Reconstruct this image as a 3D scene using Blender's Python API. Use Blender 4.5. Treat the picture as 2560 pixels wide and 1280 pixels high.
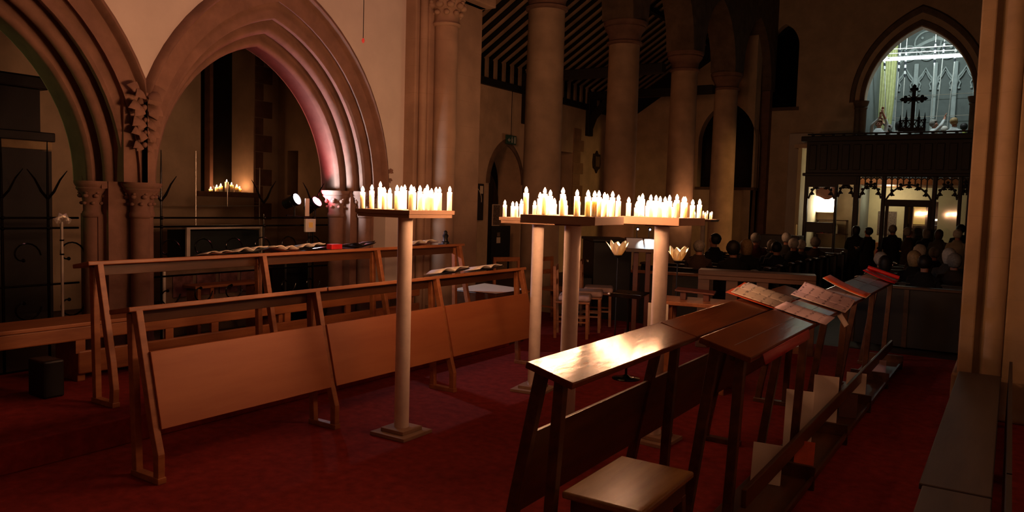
import bpy, bmesh, math, random
from mathutils import Vector, Matrix
from mathutils.geometry import tessellate_polygon
R = math.radians
SC = bpy.context.scene
COL = SC.collection
for o in list(bpy.data.objects):
    bpy.data.objects.remove(o, do_unlink=True)

# ------------------------------------------------------------------ camera, world, large lights, exposure
YAW, PITCH, ROLL, FOCAL = 0.57581532, 0.06924634, 0.02920162, 1920.0     # measured in the 2560 px wide frame
cam_d = bpy.data.cameras.new('camera')
cam = bpy.data.objects.new('camera', cam_d); COL.objects.link(cam)
cam_d.sensor_fit = 'HORIZONTAL'; cam_d.sensor_width = 36.0
cam_d.lens = 36.0 * FOCAL / 2560.0
cam_d.clip_start = 0.05; cam_d.clip_end = 200
_cy, _sy, _cp, _sp = math.cos(YAW), math.sin(YAW), math.cos(PITCH), math.sin(PITCH)
_fw = Vector((-_sy * _cp, _cy * _cp, -_sp)); _rt = Vector((_cy, _sy, 0)); _up = _rt.cross(_fw)
_r2 = _rt * math.cos(ROLL) + _up * math.sin(ROLL); _u2 = _up * math.cos(ROLL) - _rt * math.sin(ROLL)
cam.matrix_world = Matrix(((_r2.x, _u2.x, -_fw.x, 0), (_r2.y, _u2.y, -_fw.y, 0), (_r2.z, _u2.z, -_fw.z, 1.6), (0, 0, 0, 1)))
SC.camera = cam

world = bpy.data.worlds.new('world'); SC.world = world; world.use_nodes = True
_bg = world.node_tree.nodes['Background']
_bg.inputs[0].default_value = (0.55, 0.22, 0.15, 1); _bg.inputs[1].default_value = 0.0015

def add_light(name, kind, loc, energy, color, target=None, size=0.2, spot=60, blend=0.5, parent=None, size_y=None):
    d = bpy.data.lights.new(name, kind); d.energy = energy; d.color = color
    if kind == 'AREA':
        d.size = size
        if size_y: d.shape = 'RECTANGLE'; d.size_y = size_y
    else: d.shadow_soft_size = size
    if kind == 'SPOT': d.spot_size = R(spot); d.spot_blend = blend
    o = bpy.data.objects.new(name, d); COL.objects.link(o)
    o.location = loc
    if target is not None:
        o.rotation_euler = (Vector(target) - Vector(loc)).to_track_quat('-Z', 'Y').to_euler()
    if parent: o.parent = parent
    return o

# unseen rose fill added high in the chancel, turned to the south arcade
add_light('chancel_rose_fill', 'SPOT', (-2.7, 4.9, 6.9), 95, (1.0, 0.36, 0.35), target=(-6.3, 4.7, 4.5), size=0.35, spot=88, blend=0.9)
# broad pinkish fill light added over the chancel, not a real lantern
add_light('chancel_soft_fill', 'AREA', (-2.9, 3.2, 6.8), 4, (1.0, 0.47, 0.36), target=(-3.0, 3.4, 0), size=2.4, size_y=2.4)
# greenish lamp in the chapel, east of the pier
add_light('chapel_lamp', 'SPOT', (-8.2, 0.9, 2.7), 22, (0.80, 1.0, 0.36), target=(-6.75, 3.5, 2.2), size=0.2, spot=46, blend=0.8)
# amber fill light added to warm the north respond
add_light('respond_amber_fill', 'SPOT', (-1.6, 1.5, 5.8), 26, (1.0, 0.50, 0.14), target=(-0.1, 7.1, 3.4), size=0.2, spot=34, blend=0.9)
# dim warm fill added to lift the south aisle wall and rafters
add_light('aisle_fill', 'SPOT', (-7.7, 10.0, 3.6), 130, (1.0, 0.36, 0.15), target=(-10.5, 16.6, 3.9), size=0.4, spot=84, blend=0.9)
add_light('column_fill', 'SPOT', (-2.2, 10.0, 3.6), 190, (1.0, 0.38, 0.15), target=(-6.9, 13.6, 0.1), size=0.4, spot=46, blend=0.9)  # warm fill added to lift the nave columns, no fixture there
# added amber spot standing in for lobby light on the fourth column
add_light('lobby_spill_fill', 'SPOT', (-0.9, 19.0, 3.2), 320, (1.0, 0.50, 0.15), target=(-6.6, 20.2, 1.6), size=0.2, spot=46, blend=0.8)
# daylight-coloured tubes of the ringing chamber, above the arch
add_light('ringing_chamber_light', 'AREA', (-2.45, 24.9, 7.35), 105, (0.80, 0.95, 0.96), target=(-2.45, 28.5, 4.4), size=2.2, size_y=0.4)

vs = SC.view_settings
vs.view_transform = 'Standard'; vs.look = 'None'; vs.exposure = 0.0; vs.gamma = 1.0; vs.use_curve_mapping = False
SC.cycles.use_light_tree = True
SC.cycles.caustics_reflective = False; SC.cycles.caustics_refractive = False
SC.cycles.max_bounces = 6; SC.cycles.diffuse_bounces = 3; SC.cycles.glossy_bounces = 3
SC.cycles.transmission_bounces = 4; SC.cycles.transparent_max_bounces = 8
SC.cycles.sample_clamp_indirect = 2.0
SC.cycles.use_denoising = True

# ------------------------------------------------------------------ materials
def lin(h):
    h = h.lstrip('#'); c = [int(h[i:i+2], 16) / 255 for i in (0, 2, 4)]
    return tuple(v / 12.92 if v <= 0.04045 else ((v + 0.055) / 1.055) ** 2.4 for v in c) + (1,)
def _new(name):
    m = bpy.data.materials.new(name); m.use_nodes = True
    nt = m.node_tree; b = nt.nodes['Principled BSDF']
    return m, nt, b
def mat(name, col, rough=0.7, var=0.12, scale=6.0, bump=0.0, bscale=60.0, metal=0.0, spec=0.5, stretch=None, col2=None, coat=0.0):
    m, nt, b = _new(name)
    c1 = lin(col); N = nt.nodes; L = nt.links
    tc = N.new('ShaderNodeTexCoord'); mp = N.new('ShaderNodeMapping'); L.new(tc.outputs['Object'], mp.inputs[0])
    if stretch: mp.inputs['Scale'].default_value = stretch
    no = N.new('ShaderNodeTexNoise'); no.inputs['Scale'].default_value = scale; no.inputs['Detail'].default_value = 6; no.inputs['Roughness'].default_value = 0.6
    L.new(mp.outputs[0], no.inputs['Vector'])
    rp = N.new('ShaderNodeValToRGB'); L.new(no.outputs['Fac'], rp.inputs[0])
    if col2: a = c1; z = lin(col2)
    else:
        a = tuple(max(0, v * (1 - var * 1.6)) for v in c1[:3]) + (1,); z = tuple(min(1, v * (1 + var)) for v in c1[:3]) + (1,)
    rp.color_ramp.elements[0].color = a; rp.color_ramp.elements[1].color = z
    rp.color_ramp.elements[0].position = 0.32; rp.color_ramp.elements[1].position = 0.68
    L.new(rp.outputs[0], b.inputs['Base Color'])
    b.inputs['Roughness'].default_value = rough; b.inputs['Metallic'].default_value = metal
    b.inputs['Specular IOR Level'].default_value = spec
    if coat: b.inputs['Coat Weight'].default_value = coat; b.inputs['Coat Roughness'].default_value = rough * 0.7
    if bump:
        n2 = N.new('ShaderNodeTexNoise'); n2.inputs['Scale'].default_value = bscale; n2.inputs['Detail'].default_value = 4
        L.new(mp.outputs[0], n2.inputs['Vector'])
        bp = N.new('ShaderNodeBump'); bp.inputs['Strength'].default_value = bump; bp.inputs['Distance'].default_value = 0.01
        L.new(n2.outputs['Fac'], bp.inputs['Height']); L.new(bp.outputs[0], b.inputs['Normal'])
    return m
def emis(name, col, strength):
    m, nt, b = _new(name); b.inputs['Base Color'].default_value = (0, 0, 0, 1)
    b.inputs['Emission Color'].default_value = tuple(col) + (1,); b.inputs['Emission Strength'].default_value = strength
    return m
def wood(name, c1, c2, rough=0.45, axis='Y', coat=0.0, scale=5.0, spec=0.5):
    st = {'X': (0.12, 1, 1), 'Y': (1, 0.12, 1), 'Z': (1, 1, 0.12)}[axis]
    return mat(name, c1, rough, col2=c2, scale=scale * 3, stretch=st, bump=0.06, bscale=40, coat=coat, spec=spec)
def stone_blocks(name, col, course=0.32, joint='#93755d'):
    """ashlar: courses by z plus a soft noise; thin joints"""
    m, nt, b = _new(name); N = nt.nodes; L = nt.links
    tc = N.new('ShaderNodeTexCoord')
    no = N.new('ShaderNodeTexNoise'); no.inputs['Scale'].default_value = 3.0; no.inputs['Detail'].default_value = 7
    L.new(tc.outputs['Object'], no.inputs['Vector'])
    rp = N.new('ShaderNodeValToRGB'); c = lin(col)
    rp.color_ramp.elements[0].color = tuple(v * .74 for v in c[:3]) + (1,); rp.color_ramp.elements[1].color = tuple(min(1, v * 1.1) for v in c[:3]) + (1,)
    rp.color_ramp.elements[0].position = .3; rp.color_ramp.elements[1].position = .7
    L.new(no.outputs['Fac'], rp.inputs[0])
    sx = N.new('ShaderNodeSeparateXYZ'); L.new(tc.outputs['Object'], sx.inputs[0])
    dv = N.new('ShaderNodeMath'); dv.operation = 'DIVIDE'; dv.inputs[1].default_value = course; L.new(sx.outputs['Z'], dv.inputs[0])
    fr = N.new('ShaderNodeMath'); fr.operation = 'FRACT'; L.new(dv.outputs[0], fr.inputs[0])
    lt = N.new('ShaderNodeMath'); lt.operation = 'LESS_THAN'; lt.inputs[1].default_value = 0.012; L.new(fr.outputs[0], lt.inputs[0])
    mx = N.new('ShaderNodeMix'); mx.data_type = 'RGBA'; L.new(lt.outputs[0], mx.inputs['Factor'])
    L.new(rp.outputs[0], mx.inputs['A']); mx.inputs['B'].default_value = lin(joint)
    L.new(mx.outputs['Result'], b.inputs['Base Color']); b.inputs['Roughness'].default_value = 0.9
    n2 = N.new('ShaderNodeTexNoise'); n2.inputs['Scale'].default_value = 40; L.new(tc.outputs['Object'], n2.inputs['Vector'])
    bp = N.new('ShaderNodeBump'); bp.inputs['Strength'].default_value = .15; bp.inputs['Distance'].default_value = .01
    L.new(n2.outputs['Fac'], bp.inputs['Height']); L.new(bp.outputs[0], b.inputs['Normal'])
    return m
def page(name, col, ink, scale=90.0):
    """printed page: rows of faint lines across object x"""
    m, nt, b = _new(name); N = nt.nodes; L = nt.links
    tc = N.new('ShaderNodeTexCoord')
    wv = N.new('ShaderNodeTexWave'); wv.bands_direction = 'Y'; wv.inputs['Scale'].default_value = scale / 6.28 / 3; wv.inputs['Distortion'].default_value = .4
    L.new(tc.outputs['Object'], wv.inputs['Vector'])
    no = N.new('ShaderNodeTexNoise'); no.inputs['Scale'].default_value = 45; L.new(tc.outputs['Object'], no.inputs['Vector'])
    mu = N.new('ShaderNodeMath'); mu.operation = 'MULTIPLY'; L.new(wv.outputs['Fac'], mu.inputs[0]); L.new(no.outputs['Fac'], mu.inputs[1])
    gt = N.new('ShaderNodeMath'); gt.operation = 'GREATER_THAN'; gt.inputs[1].default_value = .5; L.new(mu.outputs[0], gt.inputs[0])
    mx = N.new('ShaderNodeMix'); mx.data_type = 'RGBA'; L.new(gt.outputs[0], mx.inputs['Factor'])
    mx.inputs['A'].default_value = lin(col); mx.inputs['B'].default_value = lin(ink)
    L.new(mx.outputs['Result'], b.inputs['Base Color']); b.inputs['Roughness'].default_value = .75
    return m

M = {}
M['plaster'] = mat('plaster', '#d4c7ba', .92, var=.06, scale=1.6, bump=.08, bscale=25)
M['plaster_old'] = mat('plaster_old', '#cdb497', .92, var=.12, scale=2.2, bump=.1, bscale=20)
M['stone'] = stone_blocks('stone', '#a3836b')
M['stone_arch'] = mat('stone_arch', '#836150', .9, var=.14, scale=5, bump=.12, bscale=50)
M['stone_brown'] = stone_blocks('stone_brown', '#8d7454', joint='#816a4c')
M['grey_wood'] = wood('grey_wood', '#3a302a', '#4b4038', .5)
M['tan_panel'] = mat('tan_panel', '#c4a87f', .7)
M['candlelit_seat'] = wood('candlelit_seat', '#6e4a26', '#94703f', .26, coat=.2, scale=3)  # candlelight sheen painted into the lighter seat colour
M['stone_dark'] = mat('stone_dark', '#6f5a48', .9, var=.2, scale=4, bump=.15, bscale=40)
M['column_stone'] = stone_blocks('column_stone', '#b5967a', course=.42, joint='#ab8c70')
M['carpet'] = mat('carpet', '#842c26', .95, var=.16, scale=14, bump=.3, bscale=240, spec=.1)
M['nave_floor'] = mat('nave_floor', '#4a3a30', .7, var=.2, scale=4)
M['tile'] = mat('tile', '#54463c', .6, var=.2, scale=3)
M['oak'] = wood('oak', '#7f4826', '#a3653a', .5)
M['oak_panel'] = wood('oak_panel', '#934f2a', '#a66338', .55, scale=1.6)
M['varnished'] = wood('varnished', '#4f2814', '#6b3a1e', .17, scale=4, spec=.2)
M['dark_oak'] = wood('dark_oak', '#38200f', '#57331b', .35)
M['black_oak'] = mat('black_oak', '#170e08', .5, var=.3, scale=6, bump=.08)
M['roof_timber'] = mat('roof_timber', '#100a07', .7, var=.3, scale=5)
M['rafter'] = mat('rafter', '#96836f', .75, var=.2, scale=6, stretch=(.3, 1, .3))
M['tube'] = mat('cardboard_tube', '#e2cfbf', .8, var=.08, scale=8, bump=.04)
M['board'] = mat('foam_board', '#9a7a62', .8, var=.04)
M['iron'] = mat('wrought_iron', '#14110f', .17, var=.3, scale=20, metal=.6)
M['iron_matt'] = mat('dark_iron', '#0d0b0a', .6, var=.3, scale=20)
M['steel'] = mat('pale_metal', '#c9c2b4', .35, var=.1, metal=.7)
M['white_frame'] = mat('white_frame', '#cfc6b2', .5, var=.08)
M['green_board'] = mat('green_board', '#0e1d1a', .7, var=.2)
M['black'] = mat('black', '#0b0a0a', .5, var=.2)
M['black_gloss'] = mat('black_gloss', '#0a0909', .12, var=.2)
M['paper'] = page('printed_page', '#d9cbb8', '#8e8276')
M['paper_plain'] = mat('plain_paper', '#d8cab8', .8, var=.04)
M['paper_lilac'] = page('lilac_page', '#b8a0a4', '#6d5a60')
M['orange'] = mat('orange_card', '#d2582a', .5, var=.15, scale=12)
M['red_card'] = mat('red_card', '#c81f22', .35, var=.08)
M['dark_cover'] = mat('dark_book_cover', '#1d1716', .4, var=.2)
M['brown_cover'] = mat('brown_book_cover', '#5b2c1f', .5, var=.2)
M['cushion'] = mat('cushion', '#a98d88', .95, var=.1, scale=20, bump=.1)
M['dark_glass'] = mat('dark_window_glass', '#070708', .15, var=.3, scale=12)
M['picture_dark'] = mat('picture_dark', '#231a14', .4, var=.4, scale=9)
M['gilt'] = mat('gilt_line', '#e9dfc8', .4, var=.05)
M['marble'] = mat('veined_marble', '#6d4a46', .35, var=.4, scale=9)
M['cream'] = mat('cream_wall', '#d9cda6', .9, var=.05)
M['grey_wall'] = mat('grey_stone_wall', '#6f7672', .9, var=.12, scale=3, bump=.1)
M['grey_trim'] = mat('pale_grey_stone', '#a9b2ae', .85, var=.1, scale=6)
M['curtain'] = mat('curtain_cloth', '#c4c68c', .9, var=.12, scale=8)
M['rope'] = mat('rope', '#cfcfc6', .9, var=.1)
M['skin'] = mat('skin', '#b98068', .6, var=.06)
M['poster'] = mat('poster', '#8d7a6c', .7, col2='#3a2a24', scale=30)
M['exit_green'] = mat('exit_sign_green', '#1f4a39', .5, var=.1)
M['white'] = mat('white_paint', '#d8d4cb', .6, var=.04)
M['car_paint'] = mat('car_paint', '#10131a', .2, var=.1)
M['yellow_wall'] = mat('ochre_panel', '#c79a3a', .8, var=.05)

def wax_mat():
    m, nt, b = _new('candle_wax')
    b.inputs['Base Color'].default_value = lin('#f6ead2'); b.inputs['Roughness'].default_value = .5
    b.inputs['Subsurface Weight'].default_value = 1.0
    b.inputs['Subsurface Radius'].default_value = (1.0, .8, .6); b.inputs['Subsurface Scale'].default_value = 0.05
    return m
M['wax'] = wax_mat()
FLAME = 680.0
M['flame'] = emis('flame', (1.0, .47, .235), FLAME)
M['flame_low'] = emis('low_flame', (1.0, .45, .2), 110)
M['wick'] = mat('wick', '#1a1208', .9)
def petal_mat():
    m, nt, b = _new('frosted_petal_glass')
    b.inputs['Base Color'].default_value = lin('#fbe6c8'); b.inputs['Roughness'].default_value = .5
    b.inputs['Subsurface Weight'].default_value = .0
    tr = nt.nodes.new('ShaderNodeBsdfTranslucent'); tr.inputs[0].default_value = lin('#fff0d6')
    mx = nt.nodes.new('ShaderNodeMixShader'); mx.inputs[0].default_value = .6
    nt.links.new(b.outputs[0], mx.inputs[1]); nt.links.new(tr.outputs[0], mx.inputs[2])
    nt.links.new(mx.outputs[0], nt.nodes['Material Output'].inputs['Surface'])
    return m
M['petal'] = petal_mat()
def glass_mat():
    m, nt, b = _new('clear_glass')
    tr = nt.nodes.new('ShaderNodeBsdfTransparent'); tr.inputs[0].default_value = (.9, .92, .9, 1)
    gl = nt.nodes.new('ShaderNodeBsdfGlossy'); gl.inputs['Roughness'].default_value = .05
    mx = nt.nodes.new('ShaderNodeMixShader'); mx.inputs[0].default_value = .06
    nt.links.new(tr.outputs[0], mx.inputs[1]); nt.links.new(gl.outputs[0], mx.inputs[2])
    nt.links.new(mx.outputs[0], nt.nodes['Material Output'].inputs['Surface'])
    return m
M['glass'] = glass_mat()
def sally_mat():
    m, nt, b = _new('striped_sally'); N = nt.nodes; L = nt.links
    tc = N.new('ShaderNodeTexCoord'); wv = N.new('ShaderNodeTexWave'); wv.bands_direction = 'Z'
    mp = N.new('ShaderNodeMapping'); mp.inputs['Rotation'].default_value = (0.5, 0, 0)
    L.new(tc.outputs['Object'], mp.inputs[0]); L.new(mp.outputs[0], wv.inputs['Vector']); wv.inputs['Scale'].default_value = 1.9
    rp = N.new('ShaderNodeValToRGB'); rp.color_ramp.interpolation = 'CONSTANT'
    rp.color_ramp.elements[0].color = lin('#2a2d33'); rp.color_ramp.elements[1].color = lin('#d8d8d4'); rp.color_ramp.elements[1].position = .5
    L.new(wv.outputs['Fac'], rp.inputs[0]); L.new(rp.outputs[0], b.inputs['Base Color']); b.inputs['Roughness'].default_value = .9
    return m
M['sally'] = sally_mat()

# ------------------------------------------------------------------ mesh helpers
class MB:
    def __init__(self): self.bm = bmesh.new()
    def quad(self, pts):
        try: return self.bm.faces.new([self.bm.verts.new(p) for p in pts])
        except ValueError: return None
    def box(self, x0, x1, y0, y1, z0, z1, rot=None, piv=None):
        vs_ = [Vector((x, y, z)) for x in (x0, x1) for y in (y0, y1) for z in (z0, z1)]
        if rot is not None:
            pv = Vector(piv) if piv is not None else Vector(((x0+x1)/2, (y0+y1)/2, (z0+z1)/2))
            vs_ = [rot @ (v - pv) + pv for v in vs_]
        b = [self.bm.verts.new(v) for v in vs_]
        for f in ((0,1,3,2),(4,6,7,5),(0,4,5,1),(2,3,7,6),(0,2,6,4),(1,5,7,3)):
            self.bm.faces.new([b[i] for i in f])
        return self
    def hexa(self, p):
        """8 points: bottom 4 ccw then top 4 ccw"""
        b = [self.bm.verts.new(v) for v in p]
        for f in ((3,2,1,0),(4,5,6,7),(0,1,5,4),(1,2,6,5),(2,3,7,6),(3,0,4,7)): self.bm.faces.new([b[i] for i in f])
        return self
    def bar(self, p0, p1, w, d, up=(0, 1, 0)):
        """rectangular bar from p0 to p1; w along 'up' hint, d across"""
        p0, p1 = Vector(p0), Vector(p1); t = (p1 - p0).normalized(); u = Vector(up); u = (u - t * u.dot(t)).normalized(); v = t.cross(u)
        q = [(-1,-1),(1,-1),(1,1),(-1,1)]
        return self.hexa([p0 + u*w/2*a + v*d/2*b for a, b in q] + [p1 + u*w/2*a + v*d/2*b for a, b in q])
    def ribbon(self, pts, w, d, up=(0, 1, 0)):
        """bar along a polyline, one continuous skin"""
        P = [Vector(p) for p in pts]; rings = []
        for i, p in enumerate(P):
            t = (P[min(i+1, len(P)-1)] - P[max(i-1, 0)]).normalized(); u = Vector(up); u = (u - t*u.dot(t)).normalized(); v = t.cross(u)
            rings.append([self.bm.verts.new(p + u*w/2*a + v*d/2*b) for a, b in ((-1,-1),(1,-1),(1,1),(-1,1))])
        self._skin(rings, True)
        return self
    def _skin(self, rings, cap):
        n = len(rings[0])
        for a, b in zip(rings[:-1], rings[1:]):
            for i in range(n): self.bm.faces.new((a[i], a[(i+1) % n], b[(i+1) % n], b[i]))
        if cap:
            self.bm.faces.new(list(reversed(rings[0]))); self.bm.faces.new(rings[-1])
    def tube(self, pts, r, n=8, cap=True):
        P = [Vector(p) for p in pts]; rs = r if isinstance(r, (list, tuple)) else [r] * len(P); rings = []
        ref = None
        for i, p in enumerate(P):
            t = (P[min(i+1, len(P)-1)] - P[max(i-1, 0)]).normalized()
            if ref is None: ref = Vector((1, 0, 0)) if abs(t.x) < .9 else Vector((0, 1, 0))
            u = (ref - t * ref.dot(t)).normalized(); ref = u; v = t.cross(u)
            rings.append([self.bm.verts.new(p + (u * math.cos(2*math.pi*k/n) + v * math.sin(2*math.pi*k/n)) * rs[i]) for k in range(n)])
        self._skin(rings, cap); return self
    def lathe(self, prof, c=(0, 0, 0), n=20, cap=True):
        c = Vector(c); rings = []
        for r, z in prof:
            rings.append([self.bm.verts.new(c + Vector((r*math.cos(2*math.pi*k/n), r*math.sin(2*math.pi*k/n), z))) for k in range(n)])
        self._skin(rings, cap); return self
    def prism(self, pts, axis, d0, d1):
        """2-D outline (a,b) pushed along axis. axis X: (y,z); Y: (x,z); Z: (x,y)"""
        def P(a, b, d): return {'X': (d, a, b), 'Y': (a, d, b), 'Z': (a, b, d)}[axis]
        q = []
        for p in pts:
            if not q or abs(p[0]-q[-1][0]) + abs(p[1]-q[-1][1]) > 1e-7: q.append((p[0], p[1]))
        if abs(q[0][0]-q[-1][0]) + abs(q[0][1]-q[-1][1]) < 1e-7: q.pop()
        pts = q
        A = [self.bm.verts.new(P(a, b, d0)) for a, b in pts]; B = [self.bm.verts.new(P(a, b, d1)) for a, b in pts]
        n = len(pts)
        for i in range(n): self.bm.faces.new((A[i], B[i], B[(i+1) % n], A[(i+1) % n]))
        for tri in tessellate_polygon([[Vector((a, b, 0)) for a, b in pts]]):
            for V in (A, B):
                try: self.bm.faces.new([V[k] for k in tri])
                except ValueError: pass
        return self
    def ball(self, c, r, seg=12, ring=8, rot=None):
        rr = Vector(r) if isinstance(r, (tuple, list, Vector)) else Vector((r, r, r))
        mtx = Matrix.Translation(c) @ (rot.to_4x4() if rot is not None else Matrix.Identity(4)) @ Matrix.Diagonal((rr.x, rr.y, rr.z, 1))
        bmesh.ops.create_uvsphere(self.bm, u_segments=seg, v_segments=ring, radius=1, matrix=mtx)
        return self
    def grid(self, rows):
        V = [[self.bm.verts.new(p) for p in r] for r in rows]
        for a, b in zip(V[:-1], V[1:]):
            for i in range(len(a)-1): self.bm.faces.new((a[i], a[i+1], b[i+1], b[i]))
        return self
    def build(self, name, m, parent=None, smooth=False, bevel=0.0, solid=0.0, loc=None, seg=2, angle=40):
        bmesh.ops.recalc_face_normals(self.bm, faces=self.bm.faces)
        me = bpy.data.meshes.new(name); self.bm.to_mesh(me); self.bm.free()
        o = bpy.data.objects.new(name, me); COL.objects.link(o)
        for k in (m if isinstance(m, (list, tuple)) else [m]): me.materials.append(M[k] if isinstance(k, str) else k)
        if smooth:
            for p in me.polygons: p.use_smooth = True
            if smooth != 'all':
                me.set_sharp_from_angle(angle=R(angle))
        if parent is not None: o.parent = parent
        if loc is not None: o.location = loc
        if solid:
            s = o.modifiers.new('solid', 'SOLIDIFY'); s.thickness = solid; s.offset = 0
        if bevel:
            b = o.modifiers.new('bevel', 'BEVEL'); b.width = bevel; b.segments = seg; b.limit_method = 'ANGLE'; b.angle_limit = R(35)
        return o
def tag(o, label=None, cat=None, group=None, kind=None):
    if label: o['label'] = label
    if cat: o['category'] = cat
    if group: o['group'] = group
    if kind: o['kind'] = kind
    return o
def thing(name, label, cat, loc=(0, 0, 0), rz=0.0, group=None, kind=None):
    o = bpy.data.objects.new(name, None); COL.objects.link(o); o.empty_display_size = .1
    o.location = loc; o.rotation_euler = (0, 0, rz)
    return tag(o, label, cat, group, kind)
def copy_tree(o, label=None, loc=None, rz=None, parent=None):
    c = o.copy(); COL.objects.link(c)
    if parent is not None: c.parent = parent
    if label: c['label'] = label
    if loc is not None: c.location = loc
    if rz is not None: c.rotation_euler = (0, 0, rz)
    for ch in [k for k in ALL_CH(o)]: copy_tree(ch, parent=c)
    return c
def ALL_CH(o): return [k for k in bpy.data.objects if k.parent == o]
def rz(a): return Matrix.Rotation(a, 3, 'Z')
def rx(a): return Matrix.Rotation(a, 3, 'X')
def ry(a): return Matrix.Rotation(a, 3, 'Y')
def structure(o): o['kind'] = 'structure'; return o
random.seed(7)
# ================================================================== STRUCTURE
ZS = 1.68                               # springing height of the chancel arcade
def arch_curve(a, rad, yc, z0, n=14):
    """two-centred pointed arch, left spring to right spring: list of (t, z)"""
    k = rad - a; fm = math.acos(max(-1, min(1, k / rad)))
    L_ = [(yc - a + rad - rad * math.cos(fm * i / n), z0 + rad * math.sin(fm * i / n)) for i in range(n + 1)]
    R_ = [(2 * yc - y, z) for y, z in reversed(L_[:-1])]
    return L_ + R_
def rad_of(a): return a + 0.364 + (a - 1.12) / 0.47 * 0.29

# moulding profile of the chancel arcade, chapel face -> chancel face: (x, half span)
PROF = [(-6.86, 1.15), (-6.84, 1.135), (-6.64, 1.135), (-6.61, 1.12), (-6.58, 1.125), (-6.56, 1.145), (-6.565, 1.17)]
PROF += [(-6.60, 1.20), (-6.605, 1.245), (-6.585, 1.275), (-6.555, 1.275), (-6.535, 1.25)]
PROF += [(-6.53, 1.225), (-6.505, 1.205), (-6.47, 1.20), (-6.44, 1.215), (-6.43, 1.245)]
PROF += [(-6.46, 1.285), (-6.47, 1.335), (-6.45, 1.365), (-6.415, 1.36), (-6.405, 1.33)]
PROF += [(-6.395, 1.30), (-6.37, 1.285), (-6.335, 1.29), (-6.32, 1.315)]
PROF += [(-6.34, 1.36), (-6.34, 1.40), (-6.315, 1.415), (-6.29, 1.40), (-6.262, 1.395), (-6.262, 1.53)]
PROF += [(-6.25, 1.535), (-6.20, 1.54), (-6.18, 1.555), (-6.19, 1.58), (-6.25, 1.60)]
def _fill(name):
    return structure(MB().box(-6.52, -6.30, 3.66, 3.94, ZS, 2.45).build(name, 'stone_arch'))
def arcade_moulding(name, yc, lo, hi, n=16):
    mb = MB(); rows = []
    for x, a in PROF:
        rows.append([(x, min(hi, max(lo, y)), z) for y, z in arch_curve(a, rad_of(a), yc, ZS, n)])
    mb.grid(rows)
    o = mb.build(name, 'stone_arch', smooth=True, angle=50)
    return structure(o)
Y1, Y2, YP = 2.39, 5.25, 3.80
arcade_moulding('trim_1', Y1, -9, YP); arcade_moulding('trim_2', Y2, YP, 9)
tag(bpy.data.objects['trim_1'], 'moulded stone arch at the far left, cut by the picture edge', 'arch')
tag(bpy.data.objects['trim_2'], 'moulded pointed stone arch lit pink inside, behind the left stalls', 'arch')

def wall_outline(t0, t1, zb, zt, openings):
    """outline along the wall with openings: each (list of (t,z) left->right, sill)"""
    pts = [(t0, zb)]
    e = 1e-4
    for curve, sill in openings:
        l, r = curve[0][0], curve[-1][0]
        if sill <= zb + 1e-6:
            pts += [(l, zb)] + list(curve) + [(r, zb)]
        else:
            m = (l + r) / 2
            pts += [(m - e, zb), (m - e, sill), (l, sill)] + list(curve) + [(r, sill), (m + e, sill), (m + e, zb)]
    pts += [(t1, zb), (t1, zt), (t0, zt)]
    return pts
# spandrels of the arcade (above the springing), plastered
h1 = arch_curve(1.59, rad_of(1.59), Y1, ZS, 16); h2 = arch_curve(1.59, rad_of(1.59), Y2, ZS, 16)
c1 = [p for p in h1 if p[0] <= YP]; c2 = [p for p in h2 if p[0] >= YP]
kk = rad_of(1.59) - 1.59
zv = ZS + math.sqrt(rad_of(1.59) ** 2 - (YP - (Y2 - 1.59) - rad_of(1.59)) ** 2)
pts = [(-4.0, 0.0), (c1[0][0], 0.0)] + c1 + [(YP, zv)] + c2 + [(c2[-1][0], 0.0), (7.16, 0.0), (7.16, 7.6), (-4.0, 7.6)]
mb = MB(); mb.prism(pts, 'X', -6.45, -6.25)
structure(mb.build('wall_left', 'plaster'))
b1 = arch_curve(1.14, rad_of(1.14), Y1, ZS, 16); b2 = arch_curve(1.14, rad_of(1.14), Y2, ZS, 16)
mb = MB(); mb.prism([(-4, ZS), (b1[0][0], ZS)] + b1 + [(b1[-1][0], ZS), (b2[0][0], ZS)] + b2 + [(b2[-1][0], ZS), (8.8, ZS), (8.8, 7.6), (-4, 7.6)], 'X', -6.86, -6.84)
structure(mb.build('wall_chapel_side', 'plaster_old'))

# piers with attached shafts and carved capitals
def capital_mesh(c, r, z0, z1, leaves=7, big=1.0):
    mb = MB(); h = z1 - z0
    mb.lathe([(r*1.0, z0-.05), (r*1.14, z0-.04), (r*1.2, z0-.02), (r*1.1, z0), (r*1.02, z0+.01), (r*1.05, z0+h*.3), (r*1.22, z0+h*.55), (r*1.42*big, z0+h*.72),
              (r*1.5*big, z0+h*.76), (r*1.42*big, z0+h*.8), (r*1.55*big, z0+h*.85), (r*1.66*big, z0+h*.93), (r*1.66*big, z1)], c, 20)
    for k in range(leaves):
        a = 2*math.pi*k/leaves + .2
        for dz, dr, s in ((.28, 1.16, .26), (.52, 1.3, .34), (.62, 1.42, .2)):
            mb.ball((c[0]+r*dr*math.cos(a+dz), c[1]+r*dr*math.sin(a+dz), z0+h*dz), (r*s, r*s, r*s*.8), 7, 5)
    return mb
def pier(name, label, y, shafts, core):
    t = thing(name, label, 'pier', (-6.5, y, 0), kind='structure')
    mb = MB()
    for b in core: mb.box(*b)
    mb.build('core', 'stone_arch', t).location = (0, 0, 0)
    for sx, sy, r in shafts:
        MB().lathe([(r*1.5, 0), (r*1.5, .12), (r*1.3, .16), (r*1.35, .2), (r*1.1, .25), (r, .28), (r, 1.38)], (sx, sy, 0), 18).build('shaft', 'stone_arch', t, smooth=True)
        capital_mesh((sx, sy, 0), r, 1.42, ZS, 7, 1.22).build('capital', 'stone_arch', t, smooth=True, angle=60)
    return t
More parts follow.
